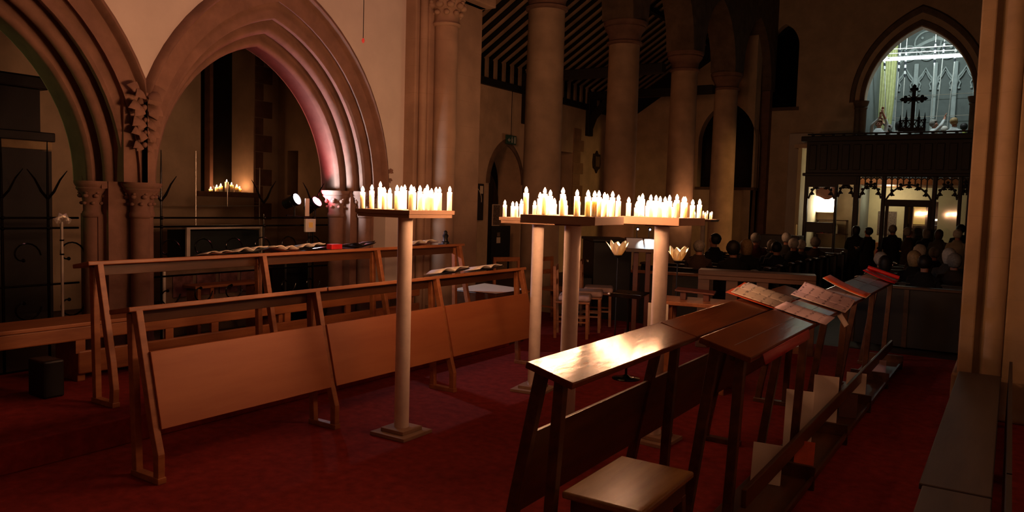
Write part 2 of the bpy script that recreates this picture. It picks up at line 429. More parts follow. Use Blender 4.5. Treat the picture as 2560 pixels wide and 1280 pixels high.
pier('stone_pier', 'clustered stone pier with two carved capitals behind the left stalls', YP,
     [(.12, .05, .075), (-.10, -.245, .07), (-.13, .25, .07), (-.33, 0, .07)], [(-.30, .05, -.19, .16, 0, ZS), (-.30, -.02, -.24, -.18, 0, 1.4), (-.34, .04, -.24, .2, ZS-.06, ZS)])
pier('stone_pier', 'stone respond with carved capital beside the red spotlight', 6.62,
     [(.12, 0, .08), (-.12, -.22, .085)], [(-.30, .06, -.17, .55, 0, ZS), (-.34, .02, -.22, .55, ZS-.06, ZS)])
pier('stone_pier', 'stone pier with carved capitals beyond the left picture edge', .98,
     [(.13, 0, .115), (-.13, .25, .11)], [(-.30, .06, -.17, .17, 0, ZS)])

# carved leaf boss where the two hoods meet, and the stop of the right hood
_fill('trim_5')
def leaf(mb, c, d, up, L_, w, th=.012):
    """one curled leaf: base c, growing along d, bulging along up"""
    d = Vector(d).normalized(); up = Vector(up); up = (up - d * up.dot(d)).normalized(); s = d.cross(up); c = Vector(c); rows = []
    for i in range(7):
        t = i / 6; ww = w * (math.sin(math.pi * min(1, t * .92 + .08)) ** .7) * (1 + .25 * math.sin(t * 14))
        base = c + d * (L_ * t) + up * (L_ * (.34 * math.sin(math.pi * t * .9) - .06 * t))
        rows.append([base + s * ww * k + up * (-.25 * abs(k) * ww) for k in (-1, -.5, 0, .5, 1)])
    mb.grid(rows); mb.grid([[p - up * th for p in r] for r in reversed(rows)])
def leaf_boss(name, label, c, s, n, seed):
    rnd = random.Random(seed); mb = MB()
    for i in range(n):
        u = i / (n - 1); z = .40 - .70 * u; w = 1.15 - .45 * u
        for a in (-62, -24, 18, 58):
            aa = R(a + rnd.uniform(-14, 14))
            leaf(mb, (.03 + .02 * (i % 2), .05 * math.sin(aa), z), (.30, math.sin(aa) * .95, -math.cos(aa) * .75 + (.55 if i == 0 else 0)), (1, 0, .35), .24 * w, .075 * w)
        mb.ball((.09, rnd.uniform(-.03, .03), z - .02), (.04, .045, .04), 8, 6)
    mb.ball((.01, 0, .02), (.05, .10, .38), 10, 8)
    for p in mb.bm.verts: p.co *= s
    o = mb.build(name, 'stone_arch', smooth=True, loc=c, angle=60)
    return tag(o, label, 'carving')
leaf_boss('carved_boss', 'carved leaf boss hanging where the two stone arches meet', (-6.26, 3.80, 2.19), .60, 5, 3)
leaf_boss('carved_hood_stop', 'small carved head ending the arch hood, above the lone candle tray', (-6.24, 6.84, 1.82), .26, 3, 5)

# floors, steps
def slab(name, x0, x1, y0, y1, z0, z1, m, bevel=0):
    return structure(MB().box(x0, x1, y0, y1, z0, z1).build(name, m, bevel=bevel))
slab('floor', -6.9, 1.2, -4.2, 9.75, -.15, 0, 'carpet')
slab('floor_nave', -10.6, 1.2, 9.6, 24.2, -.45, -.3, 'nave_floor')
slab('floor_step', -6.9, 1.2, 9.75, 10.1, -.3, -.15, 'carpet')
slab('floor_chapel', -10.7, -6.9, -1.0, 9.6, -.15, 0, 'tile')
slab('floor_riser', -6.42, -4.62, 1.6, 7.12, 0, .17, 'carpet', .008)

# outer walls
def south_openings():
    door = arch_curve(.71, .98, 15.78, 2.05, 10)
    win = [(18.15, 1.2), (18.15, 3.05), (19.15, 3.05), (19.15, 1.2)]
    return [(door, -.3), (win, 1.2)]
mb = MB(); mb.prism(wall_outline(8.8, 22.8, -.3, 4.34, south_openings()), 'X', -11.2, -10.5); structure(mb.build('wall_south', 'plaster_old'))
cw = [(7.32, 1.64), (7.32, 4.4)] + [(7.5, 5.0), (7.8, 5.3), (8.1, 5.0)] + [(8.3, 4.4), (8.3, 1.64)]
mb = MB(); mb.prism(wall_outline(-1, 8.8, 0, 7, [(cw, 1.64)]), 'X', -11.1, -10.5); structure(mb.build('wall_chapel', 'plaster_old'))
slot = [(-10.26, 1.64), (-10.26, 2.36), (-10.0, 2.36), (-10.0, 1.64)]
mb = MB(); mb.prism(wall_outline(-10.5, -6.85, 0, 7, [(slot, 1.62)]), 'Y', 8.8, 9.2); structure(mb.build('wall_chapel_west', 'plaster_old'))
slab('wall_slot_back', -10.35, -9.9, 9.12, 9.19, 1.5, 2.7, 'dark_glass')
slab('wall_north', .72, .92, -4.2, 9.6, 0, 7.6, 'plaster')
slab('wall_east', -6.9, .92, -4.4, -4.2, 0, 7.6, 'plaster')
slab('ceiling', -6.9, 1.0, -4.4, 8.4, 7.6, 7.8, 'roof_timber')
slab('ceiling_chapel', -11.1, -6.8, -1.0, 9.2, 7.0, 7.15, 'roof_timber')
# quoins at the right of the chapel window
q = thing('window_quoins', 'pale quoin stones at the right edge of the chapel window', 'stonework', (-10.5, 8.45, 0), kind='structure')
mb = MB()
for i in range(14):
    w = .16 if i % 2 else .34
    mb.box(-.01, .02, -.13, -.13 + w, 1.2 + i * .28, 1.2 + i * .28 + .27)
mb.build('quoin', 'stone_arch', q, bevel=.006)

# chancel arch: respond at the left, respond at the right, wall above
def chancel_respond(name, label, sx, x, y, z0):
    """sx=+1: projects towards +x from the left wall; -1: mirrored"""
    t = thing(name, label, 'pier', (x, y, z0), kind='structure')
    def bx(n, x0, x1, y0, y1, za, zb, m='stone'):
        return MB().box(*sorted((sx*x0, sx*x1)), y0, y1, za, zb).build(n, m, t, bevel=.012)
    bx('pilaster', -.3, .13, 0, 1.3, 0, 6.6); bx('inner_order', -.3, .24, .12, 1.2, 0, 6.6)
    MB().lathe([(.24, 0), (.24, .2), (.2, .26), (.21, .32), (.15, .38), (.145, .42), (.145, 3.72)], (sx*.33, .33, 0), 24).build('shaft', 'stone', t, smooth=True)
    MB().lathe([(.05, 0), (.05, 6.4)], (sx*.17, .1, 0), 12).build('side_shaft', 'stone', t, smooth=True)
    capital_mesh((sx*.33, .33, 0), .15, 3.74, 4.10, 9).build('capital', 'stone', t, smooth=True, angle=60)
    bx('springer', -.3, .45, .1, 1.2, 4.10, 6.4)
    return t
chancel_respond('chancel_respond', 'tall stone respond with carved capital right of the left arches', 1, -6.22, 7.14, 0)
t = thing('chancel_respond', 'tall stone respond with rounded shaft at the right picture edge', 'pier', (0, 7.1, 0), kind='structure')
MB().box(-.305, -.2, 0, 1.2, 0, 6.6).build('pilaster', 'stone_brown', t, bevel=.012)
MB().box(-.22, .72, .07, 1.2, 0, 6.6).build('inner_order', 'stone_brown', t, bevel=.012)
MB().lathe([(.08, 0), (.08, 6.4)], (-.07, .06, 0), 16).build('side_shaft', 'stone_brown', t, smooth=True)
MB().box(.0, .6, .0, .2, 0, 6.6).build('outer_pilaster', 'stone_brown', t, bevel=.012)
MB().box(-.34, .6, -.05, 1.25, 0, .34).build('plinth', 'stone_brown', t, bevel=.02)
ca = arch_curve(2.75, 3.6, -3.15, 4.1, 14)
mb = MB(); mb.prism([(-6.9, 4.1), (ca[0][0], 4.1)] + ca + [(ca[-1][0], 4.1), (1.0, 4.1), (1.0, 10.5), (-6.9, 10.5)], 'Y', 7.4, 8.3)
structure(mb.build('wall_chancel_arch', 'plaster'))

# nave arcade
XC = -6.6; NC = [11.0, 14.0, 17.3, 20.4]
def nave_arch(yc, a): return arch_curve(a, a * 1.35, yc, 5.17, 12)
bays = [(8.5, NC[0]), (NC[0], NC[1]), (NC[1], NC[2]), (NC[2], NC[3]), (NC[3], 23.9)]
ops = []
pts = [(8.4, 5.17)]
for a_, b_ in bays:
    pts += nave_arch((a_ + b_) / 2, (b_ - a_) / 2 - .36)
pts += [(24.0, 5.17), (24.0, 10.5), (8.4, 10.5)]
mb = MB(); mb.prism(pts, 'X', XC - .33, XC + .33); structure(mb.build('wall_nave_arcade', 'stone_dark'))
CL = ['first round nave column from the chancel arch, behind the second candle cluster', 'second round nave column from the chancel arch',
      'third round nave column from the chancel arch, behind the right candle tray', 'fourth round nave column, furthest from the chancel arch, lit amber']
def nave_column(label, y):
    t = thing('stone_column', label, 'column', (XC, y, -.3), kind='structure')
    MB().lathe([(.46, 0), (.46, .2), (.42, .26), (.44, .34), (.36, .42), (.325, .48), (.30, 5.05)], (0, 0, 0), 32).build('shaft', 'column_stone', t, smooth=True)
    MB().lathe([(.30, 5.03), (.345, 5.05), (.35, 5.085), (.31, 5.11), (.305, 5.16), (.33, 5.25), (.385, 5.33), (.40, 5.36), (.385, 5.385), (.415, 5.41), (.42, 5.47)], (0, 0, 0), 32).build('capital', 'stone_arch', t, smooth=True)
for l_, y_ in zip(CL, NC): nave_column(l_, y_)
slab('wall_respond', XC - .27, XC + .27, 23.7, 24.0, -.3, 5.17, 'stone_arch')

# west walls: aisle (with dark pointed window) and nave
aw = arch_curve(.86, 1.25, -7.3, 3.6, 10)
gable = [(-11.2, -.3)]
mb = MB(); o_ = wall_outline(-11.2, XC + .1, -.3, 7.0, [([(p[0], p[1]) for p in aw], 2.25)])
o_ = o_[:-2] + [(XC + .1, 6.9), (-10.5, 4.34), (-11.2, 4.1)]
mb.prism(o_, 'Y', 22.8, 23.3); structure(mb.build('wall_aisle_west', 'plaster_old'))
w_ = thing('window_1', 'dark pointed window high in the aisle west wall', 'window', (-7.3, 22.8, 0), kind='structure')
MB().prism([(p[0] + 7.3, p[1]) for p in aw] + [(.86, 2.25), (-.86, 2.25)], 'Y', .34, .4).build('pane', 'dark_glass', w_)
MB().box(-.05, .05, .2, .34, 2.25, 4.9).build('mullion', 'stone_dark', w_)
MB().box(-.9, .9, -.04, .3, 2.17, 2.25).build('sill', 'stone_dark', w_)
# nave west wall with tower arch and a lancet
ta = arch_curve(1.34, 2.15, -2.42, 4.75, 14)
lan = arch_curve(.42, .75, -6.05, 6.5, 10); lan = [(p[0], min(p[1], 9)) for p in lan]
pts = wall_outline(XC + .1, 1.1, -.3, 10.5, [(lan, 4.7), ([(-3.76, -.3)] + ta + [(-1.08, -.3)], -.3)])
mb = MB(); mb.prism(pts, 'Y', 24.0, 24.4); structure(mb.build('wall_west', 'plaster_old'))
w_ = thing('window_2', 'tall dark lancet window beside the last nave arch', 'window', (-6.05, 24, 0), kind='structure')
MB().prism([(p[0] + 6.05, p[1]) for p in lan] + [(.42, 4.7), (-.42, 4.7)], 'Y', .3, .36).build('pane', 'dark_glass', w_)
MB().box(-.5, .5, -.05, .3, 4.6, 4.7).build('sill', 'stone_dark', w_)
# hood moulding and capitals round the tower arch
mb = MB(); rows = []
for d, a in ((24.3, 1.34), (24.02, 1.34), (23.98, 1.38), (23.98, 1.46), (24.03, 1.50), (24.03, 1.58), (23.95, 1.62), (23.93, 1.70), (24.0, 1.74)):
    rows.append([(x, d, z) for x, z in arch_curve(a, a * 1.605, -2.42, 4.75, 14)])
mb.grid(rows); structure(mb.build('trim_3', 'stone_dark', smooth=True))
mb = MB()
for sx in (-1, 1):
    for k, r in enumerate((.10, .08)):
        mb.lathe([(r, 3.4), (r, 4.55), (r*1.25, 4.58), (r*1.1, 4.62), (r*1.5, 4.72), (r*1.6, 4.78)], (-2.42 + sx * (1.36 + .14 * k), 24.0 - .02 * k, 0), 14)
structure(mb.build('trim_4', 'stone_dark', smooth=True))
# pale pilaster lit by the lobby lamp
p_ = MB().box(-5.75, -5.1, 23.86, 24.0, -.3, 3.9).build('wall_pilaster', 'plaster', bevel=.02); structure(p_)

# aisle roof: wall plate, ashlar posts, rafters, boards
rf = thing('aisle_roof', 'dark timber lean-to roof with pale rafters over the south aisle', 'roof', (-10.5, 15, 4.34), kind='structure')
SL = (5.45 - 4.892) / (9.903 - 9.027)
mb = MB(); mb.hexa([(-.7, -6.2, .55), (4.2, -6.2, .55 + 4.9 * SL), (4.2, 7.9, .55 + 4.9 * SL), (-.7, 7.9, .55)] + [(-.7, -6.2, .62), (4.2, -6.2, .62 + 4.9 * SL), (4.2, 7.9, .62 + 4.9 * SL), (-.7, 7.9, .62)])
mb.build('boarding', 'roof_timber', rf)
MB().box(-.12, .1, -6.2, 7.9, -.02, .14).build('wall_plate', 'roof_timber', rf)
y = -5.9; i = 0
while y < 7.8:
    MB().box(-.03, .025, y - .045, y + .045, .14, .62).build('ashlar_post', 'rafter', rf)
    MB().bar((-.05, y, .60), (3.6, y, .60 + 3.65 * SL), .06, .05).build('rafter', 'rafter', rf)
    y += .36
for ty in (1.55, 5.0):
    MB().box(-.12, .12, ty - .14, ty + .14, -.75, .3).build('wall_post', 'roof_timber', rf, bevel=.02)
    MB().ribbon([(.02, ty, -.6), (.18, ty, -.2), (.5, ty, .12), (.95, ty, .3)], .2, .16).build('brace', 'roof_timber', rf)
    MB().box(-.1, 3.7, ty - .12, ty + .12, .28, .5).build('tie_beam', 'roof_timber', rf, bevel=.02)
for k in range(2):
    xx = 2.6 + k * 1.2
    MB().box(xx - .05, xx + .05, -6.2, 7.9, .42 + (xx + .05) * SL, .54 + (xx + .05) * SL).build('purlin', 'roof_timber', rf)
# ================================================================== CHANCEL FURNITURE
def choir_desk(name, label, loc, ys, side, m_frame, m_top, m_panel, prof, top, panel=None, group=None, y_tops=None, apron=True, bottom_rail=None):
    """choir stall front. side=+1: the sloping legs splay towards +x.
    prof: front leg polyline (x,z); rear: straight leg; top: (x_hi,z_hi,x_lo,z_lo); panel: (z0,z1)"""
    t = thing(name, label, 'choir desk', loc, group=group)
    xh, zh, xl, zl = top
    front, rear = prof
    for y in ys:
        MB().ribbon([(x, y, z) for x, z in front], .042, .048).build('leg', m_frame, t, bevel=.004)
        MB().ribbon([(x, y, z) for x, z in rear], .042, .045).build('leg', m_frame, t, bevel=.004)
        fx = sorted((front[-1][0], rear[-1][0]))
        MB().box(fx[0] - .03, fx[1] + .03, y - .026, y + .026, 0, .035).build('foot', m_frame, t, bevel=.004)
    n = Vector((-(zl - zh), 0, xl - xh)).normalized()
    if n.z < 0: n = -n
    for a, b in (y_tops or [(ys[0] - .06, ys[-1] + .06)]):
        k = n * .028
        lo = [(xh, a, zh), (xl, a, zl), (xl, b, zl), (xh, b, zh)]
        MB().hexa([Vector(p) - k for p in lo] + [Vector(p) for p in lo]).build('desk_top', m_top, t, bevel=.005)
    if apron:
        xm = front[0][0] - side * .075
        MB().box(xm - .012, xm + .012, ys[0], ys[-1], zh - .11, zh - .035).build('apron', 'dark_oak', t, bevel=.003)  # dark wood stands for the shade under the desk top
    if panel:
        z0, z1, dx = panel
        def fx_(z):
            for (xa, za), (xb, zb) in zip(front[:-1], front[1:]):
                if zb <= z <= za: return xa + (xb - xa) * (za - z) / (za - zb)
            return front[-1][0]
        for a, b in zip(ys[:-1], ys[1:]):
            p0, p1 = (fx_(z0) + dx, z0), (fx_(z1) + dx, z1)
            w = .009
            MB().hexa([(p0[0]-w, a+.02, p0[1]), (p0[0]+w, a+.02, p0[1]), (p0[0]+w, b-.02, p0[1]), (p0[0]-w, b-.02, p0[1]),
                       (p1[0]-w, a+.02, p1[1]), (p1[0]+w, a+.02, p1[1]), (p1[0]+w, b-.02, p1[1]), (p1[0]-w, b-.02, p1[1])]).build('back_panel', m_panel, t, bevel=.003)
    if bottom_rail:
        x0, x1, z0, z1 = bottom_rail
        MB().box(x0, x1, ys[0], ys[-1], z0, z1).build('book_rail', m_frame, t, bevel=.004)
    return t

# left front row
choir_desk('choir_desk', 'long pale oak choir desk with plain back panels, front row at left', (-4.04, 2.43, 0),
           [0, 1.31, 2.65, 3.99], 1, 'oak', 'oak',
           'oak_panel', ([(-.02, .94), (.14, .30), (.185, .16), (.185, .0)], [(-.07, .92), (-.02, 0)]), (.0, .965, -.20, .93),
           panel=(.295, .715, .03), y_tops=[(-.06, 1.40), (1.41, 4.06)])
# left upper row, on the riser
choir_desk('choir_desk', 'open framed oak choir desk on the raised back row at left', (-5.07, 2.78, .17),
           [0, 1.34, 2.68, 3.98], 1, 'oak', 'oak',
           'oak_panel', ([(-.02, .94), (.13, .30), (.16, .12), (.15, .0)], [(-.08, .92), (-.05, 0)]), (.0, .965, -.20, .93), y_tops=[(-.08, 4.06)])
# bench of the upper row
t = thing('choir_bench', 'long oak bench with slotted front under the left arches', 'bench', (-5.76, 0, .17))
def slot_bench(t, y0, y1, stiles, m='oak'):
    MB().box(-.36, .03, y0, y1, .42, .45).build('seat', m, t, bevel=.006)
    MB().box(-.01, .015, y0, y1, .315, .42).build('front_rail', m, t, bevel=.01)
    for y in stiles: MB().box(-.012, .012, y - .035, y + .035, .22, .32).build('stile', m, t)
slot_bench(t, 1.2, 6.9, [3.0, 3.72, 4.15, 4.95, 5.75, 6.6])
MB().box(-.012, .016, 2.98, 6.9, .06, .235).build('bottom_rail', 'oak', t, bevel=.012)
for y in (1.3, 3.02, 4.9, 6.8): MB().box(-.34, -.02, y - .03, y + .03, 0, .42).build('end_support', 'oak', t, bevel=.006)

# right inner desk, varnished
choir_desk('choir_desk', 'dark varnished choir desk with the bright candle glare, nearest the candles at right', (-1.57, 2.52, 0),
           [.08, 1.30, 2.62, 3.94], -1, 'dark_oak', 'varnished', 'dark_oak',
           ([(.045, .95), (-.064, .402), (-.11, .15), (-.13, 0)], [(.13, .925), (.10, .377), (.09, 0)]), (.015, .984, .225, .929),
           panel=(.325, .675, 0), y_tops=[(0, 1.345), (1.355, 2.715), (2.725, 4.05)], apron=False)
# right outer desk
choir_desk('choir_desk', 'long dark varnished choir desk strewn with music, nearest the right pier', (-1.19, 3.46, 0),
           [.10, 1.42, 2.78, 4.12, 5.34], -1, 'dark_oak', 'varnished', 'dark_oak',
           ([(.05, .97), (-.06, .10), (-.07, 0)], [(.17, .94), (.14, .15), (.135, 0)]), (.0, 1.0, .245, .935),
           y_tops=[(0, 1.37), (1.38, 2.74), (2.75, 4.08), (4.09, 5.44)], apron=True, bottom_rail=(.20, .225, .20, .29))
bpy.data.objects['choir_desk.003']['label'] = 'long dark varnished choir desk strewn with music, nearest the right pier'
# low book trough along the foot of the outer desk, part of that desk
t = bpy.data.objects['choir_desk.003']
MB().box(.0, .32, .04, 5.34, .04, .06).build('book_shelf', 'dark_oak', t, bevel=.004)
MB().box(.31, .325, .04, 5.34, .06, .085).build('shelf_lip', 'dark_oak', t)
for k in range(6): MB().box(.0, .33, .06 + k * 1.05, .085 + k * 1.05, 0, .14).build('divider', 'dark_oak', t, bevel=.004)

# stool
t = thing('stool', 'dark wooden stool with shiny candlelit-coloured seat in the bottom foreground', 'stool', (-1.275, 2.93, 0))
MB().box(-.175, .175, -.28, .28, .42, .45).build('seat', 'candlelit_seat', t, bevel=.008)
MB().box(-.15, .15, -.25, .25, .33, .42).build('apron', 'dark_oak', t, bevel=.004)
for sx in (-1, 1):
    for sy in (-1, 1): MB().bar((sx*.13, sy*.23, .35), (sx*.14, sy*.25, 0), .045, .045).build('leg', 'dark_oak', t, bevel=.004)
for sy in (-1, 1): MB().bar((-.13, sy*.24, .12), (.13, sy*.24, .12), .03, .02, (0, 0, 1)).build('stretcher', 'dark_oak', t)

# benches along the right wall
def wall_bench(label, y0, y1, x0, h):
    t = thing('wall_bench', label, 'bench', (0, y0, 0))
    L_ = y1 - y0
    MB().box(x0, .0, 0, L_, h - .03, h).build('seat', 'grey_wood', t, bevel=.006)
    MB().box(x0 + .05, x0 + .07, .05, L_ - .05, h - .14, h - .03).build('apron', 'dark_oak', t)
    MB().box(.045, .065, 0, L_, 0, .50).build('back_panel', 'black_oak', t)  # black board added to darken the recess beside the seat
    for y in (.1, L_ / 2, L_ - .1): MB().box(x0 + .03, -.03, y - .025, y + .025, 0, h - .03).build('end_support', 'dark_oak', t, bevel=.004)
wall_bench('long low bench against the right pier, further half', 3.9, 6.95, -.285, .38)
wall_bench('low bench end in the bottom right corner, nearest the camera', 1.6, 3.88, -.27, .38)

# ---- candle stands
def relax(P, s, dmin=.037, it=60):
    P = [list(p) for p in P]
    for _ in range(it):
        for i in range(len(P)):
            for j in range(i):
                dx, dy = P[i][0] - P[j][0], P[i][1] - P[j][1]; d = math.hypot(dx, dy)
                if d < dmin:
                    if d < 1e-6: dx, dy, d = 1e-3, 1e-3, 1.4e-3
                    k = (dmin - d) / d / 2
                    P[i][0] += dx*k; P[i][1] += dy*k; P[j][0] -= dx*k; P[j][1] -= dy*k
        for p in P:
            p[0] = max(-s/2 + .022, min(s/2 - .022, p[0])); p[1] = max(-s/2 + .022, min(s/2 - .022, p[1]))
    return P
def candle(label, loc, h, r=.0165, group=None, seed=0, fl_m='flame', fs=1.0):
    """h: height to the flame tip"""
    rnd = random.Random(seed); fl = .036; hw = h - fl
    t = thing('candle', label, 'candle', loc, rnd.uniform(0, 6), group)
    MB().lathe([(r*1.0, 0), (r*1.03, .004), (r, .012), (r*.985, hw*.5), (r*1.0, hw-.006), (r*.93, hw), (r*.7, hw-.004), (r*.3, hw-.007), (.001, hw-.008)], (0, 0, 0), 14).build('wax', 'wax', t, smooth=True, angle=60)
    MB().tube([(0, 0, hw-.009), (.0006, 0, hw), (.0016, 0, hw+.006)], .0012, 5).build('wick', 'wick', t)
    MB().lathe([(.0008, -.003), (.0062, .002), (.0095, .009), (.0102, .015), (.0085, .023), (.0045, .031), (.0006, .038)], (0, 0, hw+.001), 8).build('flame', fl_m, t, smooth=True)
    return t
def candle_stand(key, label, loc, s, ang, ztop, cands, where, rt=.05, two_layer=True, base=.30):
    t = thing('candle_stand', label, 'candle stand', loc, R(ang))
    th = .05
    mb = MB()
    if two_layer:
        MB().box(-s/2, s/2, -s/2, s/2, ztop-.026, ztop).build('tray', 'board', t, bevel=.002)
        MB().box(-s/2+.012, s/2-.012, -s/2+.012, s/2-.012, ztop-th, ztop-.026).build('tray_underlay', 'board', t, bevel=.002)
    else:
        MB().box(-s/2, s/2, -s/2, s/2, ztop-th, ztop).build('tray', 'board', t, bevel=.002)
        MB().box(-.085, .085, -.085, .085, ztop-th-.012, ztop-th).build('top_plate', 'board', t, bevel=.002)
    mb = MB(); mb.lathe([(rt, .05), (rt*1.0, .5), (rt*.99, 1.0), (rt, ztop-th)], (0, 0, 0), 32); mb.build('tube', 'tube', t, smooth=True)
    MB().box(-base/2, base/2, -base/2, base/2, 0, .024).build('base_plate', 'board', t, bevel=.003)
    MB().box(-base/3, base/3, -base/3, base/3, .024, .05).build('base_block', 'board', t, bevel=.003)
    P = relax([(c[0], c[1]) for c in cands], s)
    ca, sa = math.cos(R(ang)), math.sin(R(ang))
    order = sorted(range(len(P)), key=lambda i: P[i][0] * 1.0 + P[i][1] * .75)
    ordn = ['first', 'second', 'third', 'fourth', 'fifth', 'sixth', 'seventh', 'eighth', 'ninth', 'tenth', 'eleventh', 'twelfth', 'thirteenth', 'fourteenth', 'fifteenth', 'sixteenth', 'seventeenth', 'eighteenth', 'nineteenth', 'twentieth', 'twenty-first']
    hm = sorted(c[2] for c in cands)
    for rank, i in enumerate(order):
        h = cands[i][2]; size = 'tall' if h > hm[int(len(hm)*.7)] else ('short' if h < hm[int(len(hm)*.3)] else 'medium')
        x, y = P[i]
        candle('%s lit candle, %s from the left on %s' % (size, ordn[rank], where),
               (loc[0] + x*ca - y*sa, loc[1] + x*sa + y*ca, loc[2] + ztop), h, group='candles on ' + where, seed=rank + 31*key)
    return t
K1 = [(-0.215, -0.189, 0.144), (-0.20, .06, 0.139), (-0.131, -0.189, 0.155), (-0.2, -0.034, 0.181), (-0.021, -0.189, 0.141), (-0.144, 0.0, 0.14), (0.089, -0.189, 0.155), (-0.04, 0.0, 0.155), (-0.161, 0.172, 0.167), (0.207, -0.189, 0.159), (0.025, 0.052, 0.152), (0.193, -0.086, 0.157), (0.084, 0.095, 0.143), (0.211, -0.034, 0.165), (0.211, 0.01, 0.142), (0.112, 0.181, 0.155), (0.211, 0.095, 0.153), (0.211, 0.205, 0.162)]
K3 = [(-0.218, -0.214, 0.163), (-0.2, -0.06, 0.132), (-0.216, 0.185, 0.101), (-0.104, -0.194, 0.16), (-0.216, 0.044, 0.083), (-0.159, 0.0, 0.15), (-0.17, 0.2, 0.124), (0.014, -0.194, 0.161), (-0.062, 0.0, 0.125), (-0.139, 0.185, 0.095), (0.104, -0.194, 0.151), (0.036, -0.022, 0.119), (0.173, -0.194, 0.15), (0.101, 0.0, 0.126), (0.216, -0.2, 0.146), (0.216, -0.134, 0.149), (0.216, -0.044, 0.141), (0.142, 0.194, 0.136), (0.216, 0.09, 0.151), (0.21, 0.21, 0.132)]
K4 = [(-0.169, -0.172, 0.124), (-0.13, -0.13, 0.093), (-0.19, 0.019, 0.138), (-0.115, -0.078, 0.151), (-0.15, 0.078, 0.107), (-0.016, -0.156, 0.143), (-0.072, 0.039, 0.144), (0.051, -0.156, 0.134), (-0.013, 0.058, 0.135), (0.117, -0.156, 0.143), (0.048, 0.078, 0.104), (0.172, -0.164, 0.149), (0.145, 0.0, 0.137), (0.191, -0.078, 0.136), (0.191, 0.047, 0.12), (0.191, 0.164, 0.125)]
K2 = [(-0.226, -0.193, 0.137), (-0.216, -.06, 0.127), (-0.118, -0.193, 0.127), (-0.141, -0.046, 0.148), (0.041, -0.184, 0.14), (-0.005, 0.046, 0.133), (0.154, -0.092, 0.141), (0.072, 0.184, 0.141)]
K5 = [(-0.21, -0.204, 0.165), (-0.217, 0.051, 0.148), (-0.049, -0.204, 0.179), (0.055, -0.178, 0.173), (0.022, 0.051, 0.146), (0.122, -0.102, 0.185), (0.118, 0.102, 0.149), (0.121, 0.204, 0.168)]
candle_stand(1, 'lone cardboard-tube candle stand before the left choir desk', (-3.42, 3.94, 0), .47, 0, 1.533, K1, 'the lone left tray')
candle_stand(3, 'middle candle stand with thick shaded tube and the largest tray', (-2.25, 4.14, 0), .48, 5, 1.533, K3, 'the middle tray of the cluster', rt=.051, two_layer=False)
candle_stand(4, 'right candle stand whose tube rises behind the glaring desk top', (-1.98, 4.9, 0), .43, -3, 1.533, K4, 'the right tray of the cluster', two_layer=False)
candle_stand(2, 'rear left candle stand of the cluster with a visible square base', (-3.36, 5.57, 0), .50, 8, 1.48, K2, 'the rear tray of the cluster')
candle_stand(5, 'far candle stand in the nave beside the third column', (-5.75, 16.6, -.3), .55, 0, 1.66, K5, 'the far nave tray')
# ================================================================== CHAPEL BEYOND THE LEFT ARCHES
w_ = thing('window_3', 'tall dark chapel window with stone mullion behind the sill candles', 'window', (-10.5, 7.81, 0), kind='structure')
MB().box(-.60, -.56, -.5, .5, 1.6, 5.5).build('pane', 'dark_glass', w_)
MB().box(-.58, -.42, -.03, .03, 1.64, 5.4).build('mullion', 'stone_arch', w_)
MB().box(-.56, -.46, -.40, -.365, 1.64, 5.4).build('mullion', 'stone_arch', w_)
MB().box(-.6, .05, -.56, .56, 1.56, 1.64).build('sill', 'stone_arch', w_, bevel=.01)
SCN = ['first', 'second', 'third', 'tallest middle', 'fifth', 'sixth', 'seventh']
for i, (y, zt) in enumerate([(7.64, 1.706), (7.735, 1.741), (7.824, 1.763), (7.921, 1.831), (8.028, 1.79), (8.113, 1.76), (8.183, 1.73)]):
    candle('%s lit pillar candle from the left on the chapel window sill' % SCN[i], (-10.70 + .02 * (i % 2), y, 1.64), zt - 1.64 + .005, r=.03, group='candles on the chapel window sill', seed=400 + i, fl_m='flame_low')
# white framed rack and dark green board (altar frontal)
t = thing('altar', 'dark green altar frontal with white edging seen through the right arch', 'altar', (-8.2, 6.07, 0))
MB().box(-.45, -.02, -.50, .52, 0, 1.15).build('frontal', 'green_board', t)
MB().box(-.47, .0, -.52, .54, 1.17, 1.20).build('top_edge', 'white_frame', t, bevel=.004)
MB().bar((0.01, -.53, 1.2), (0.03, -.555, .05), .045, .03).build('post', 'white_frame', t)
MB().bar((0.01, .53, 1.2), (0.02, .54, .05), .02, .02).build('post', 'white_frame', t)
t = thing('altar_rail_frame', 'thin pale metal frame of rods standing behind the green altar', 'frame', (-8.75, 0, 0))
for y, z0, z1 in ((6.03, .0, 2.14), (7.02, .0, 1.98), (6.50, 1.44, 1.77)):
    MB().tube([(0, y, z0), (0, y, z1)], .008, 8).build('upright', 'steel', t)
MB().tube([(0, 6.03, 1.44), (0, 7.02, 1.455)], .008, 8).build('crossbar', 'steel', t)
# low panelled marble screen and a kneeler in front of it
t = thing('marble_screen', 'low dark screen of veined marble panels under the right arch', 'screen', (-7.8, 5.0, 0))
MB().box(-.08, 0, 0, 1.85, 0, .74).build('backing', 'stone_dark', t)
for i in range(6):
    for j in range(2):
        MB().box(0, .02, .08 + i*.3, .33 + i*.3, .12 + j*.31, .38 + j*.31).build('marble_panel', 'marble', t, bevel=.008)
MB().box(-.1, .03, -.02, 1.87, .74, .78).build('coping', 'stone_dark', t, bevel=.008)
MB().tube([(.02, -.03, 0), (.02, -.03, .8)], .018, 10).build('end_post', 'white_frame', t)
t = thing('prayer_desk', 'small red-brown wooden kneeling desk behind the rails, under the right arch', 'prayer desk', (-7.35, 5.05, 0))
MB().box(-.22, .02, 0, .9, .57, .6).build('desk_top', 'oak', t, bevel=.005)
for y in (.06, .84): MB().box(-.2, 0, y - .02, y + .02, 0, .57).build('end_panel', 'oak', t, bevel=.004)
MB().box(-.02, 0, .2, .24, .0, .57).build('stile', 'oak', t)
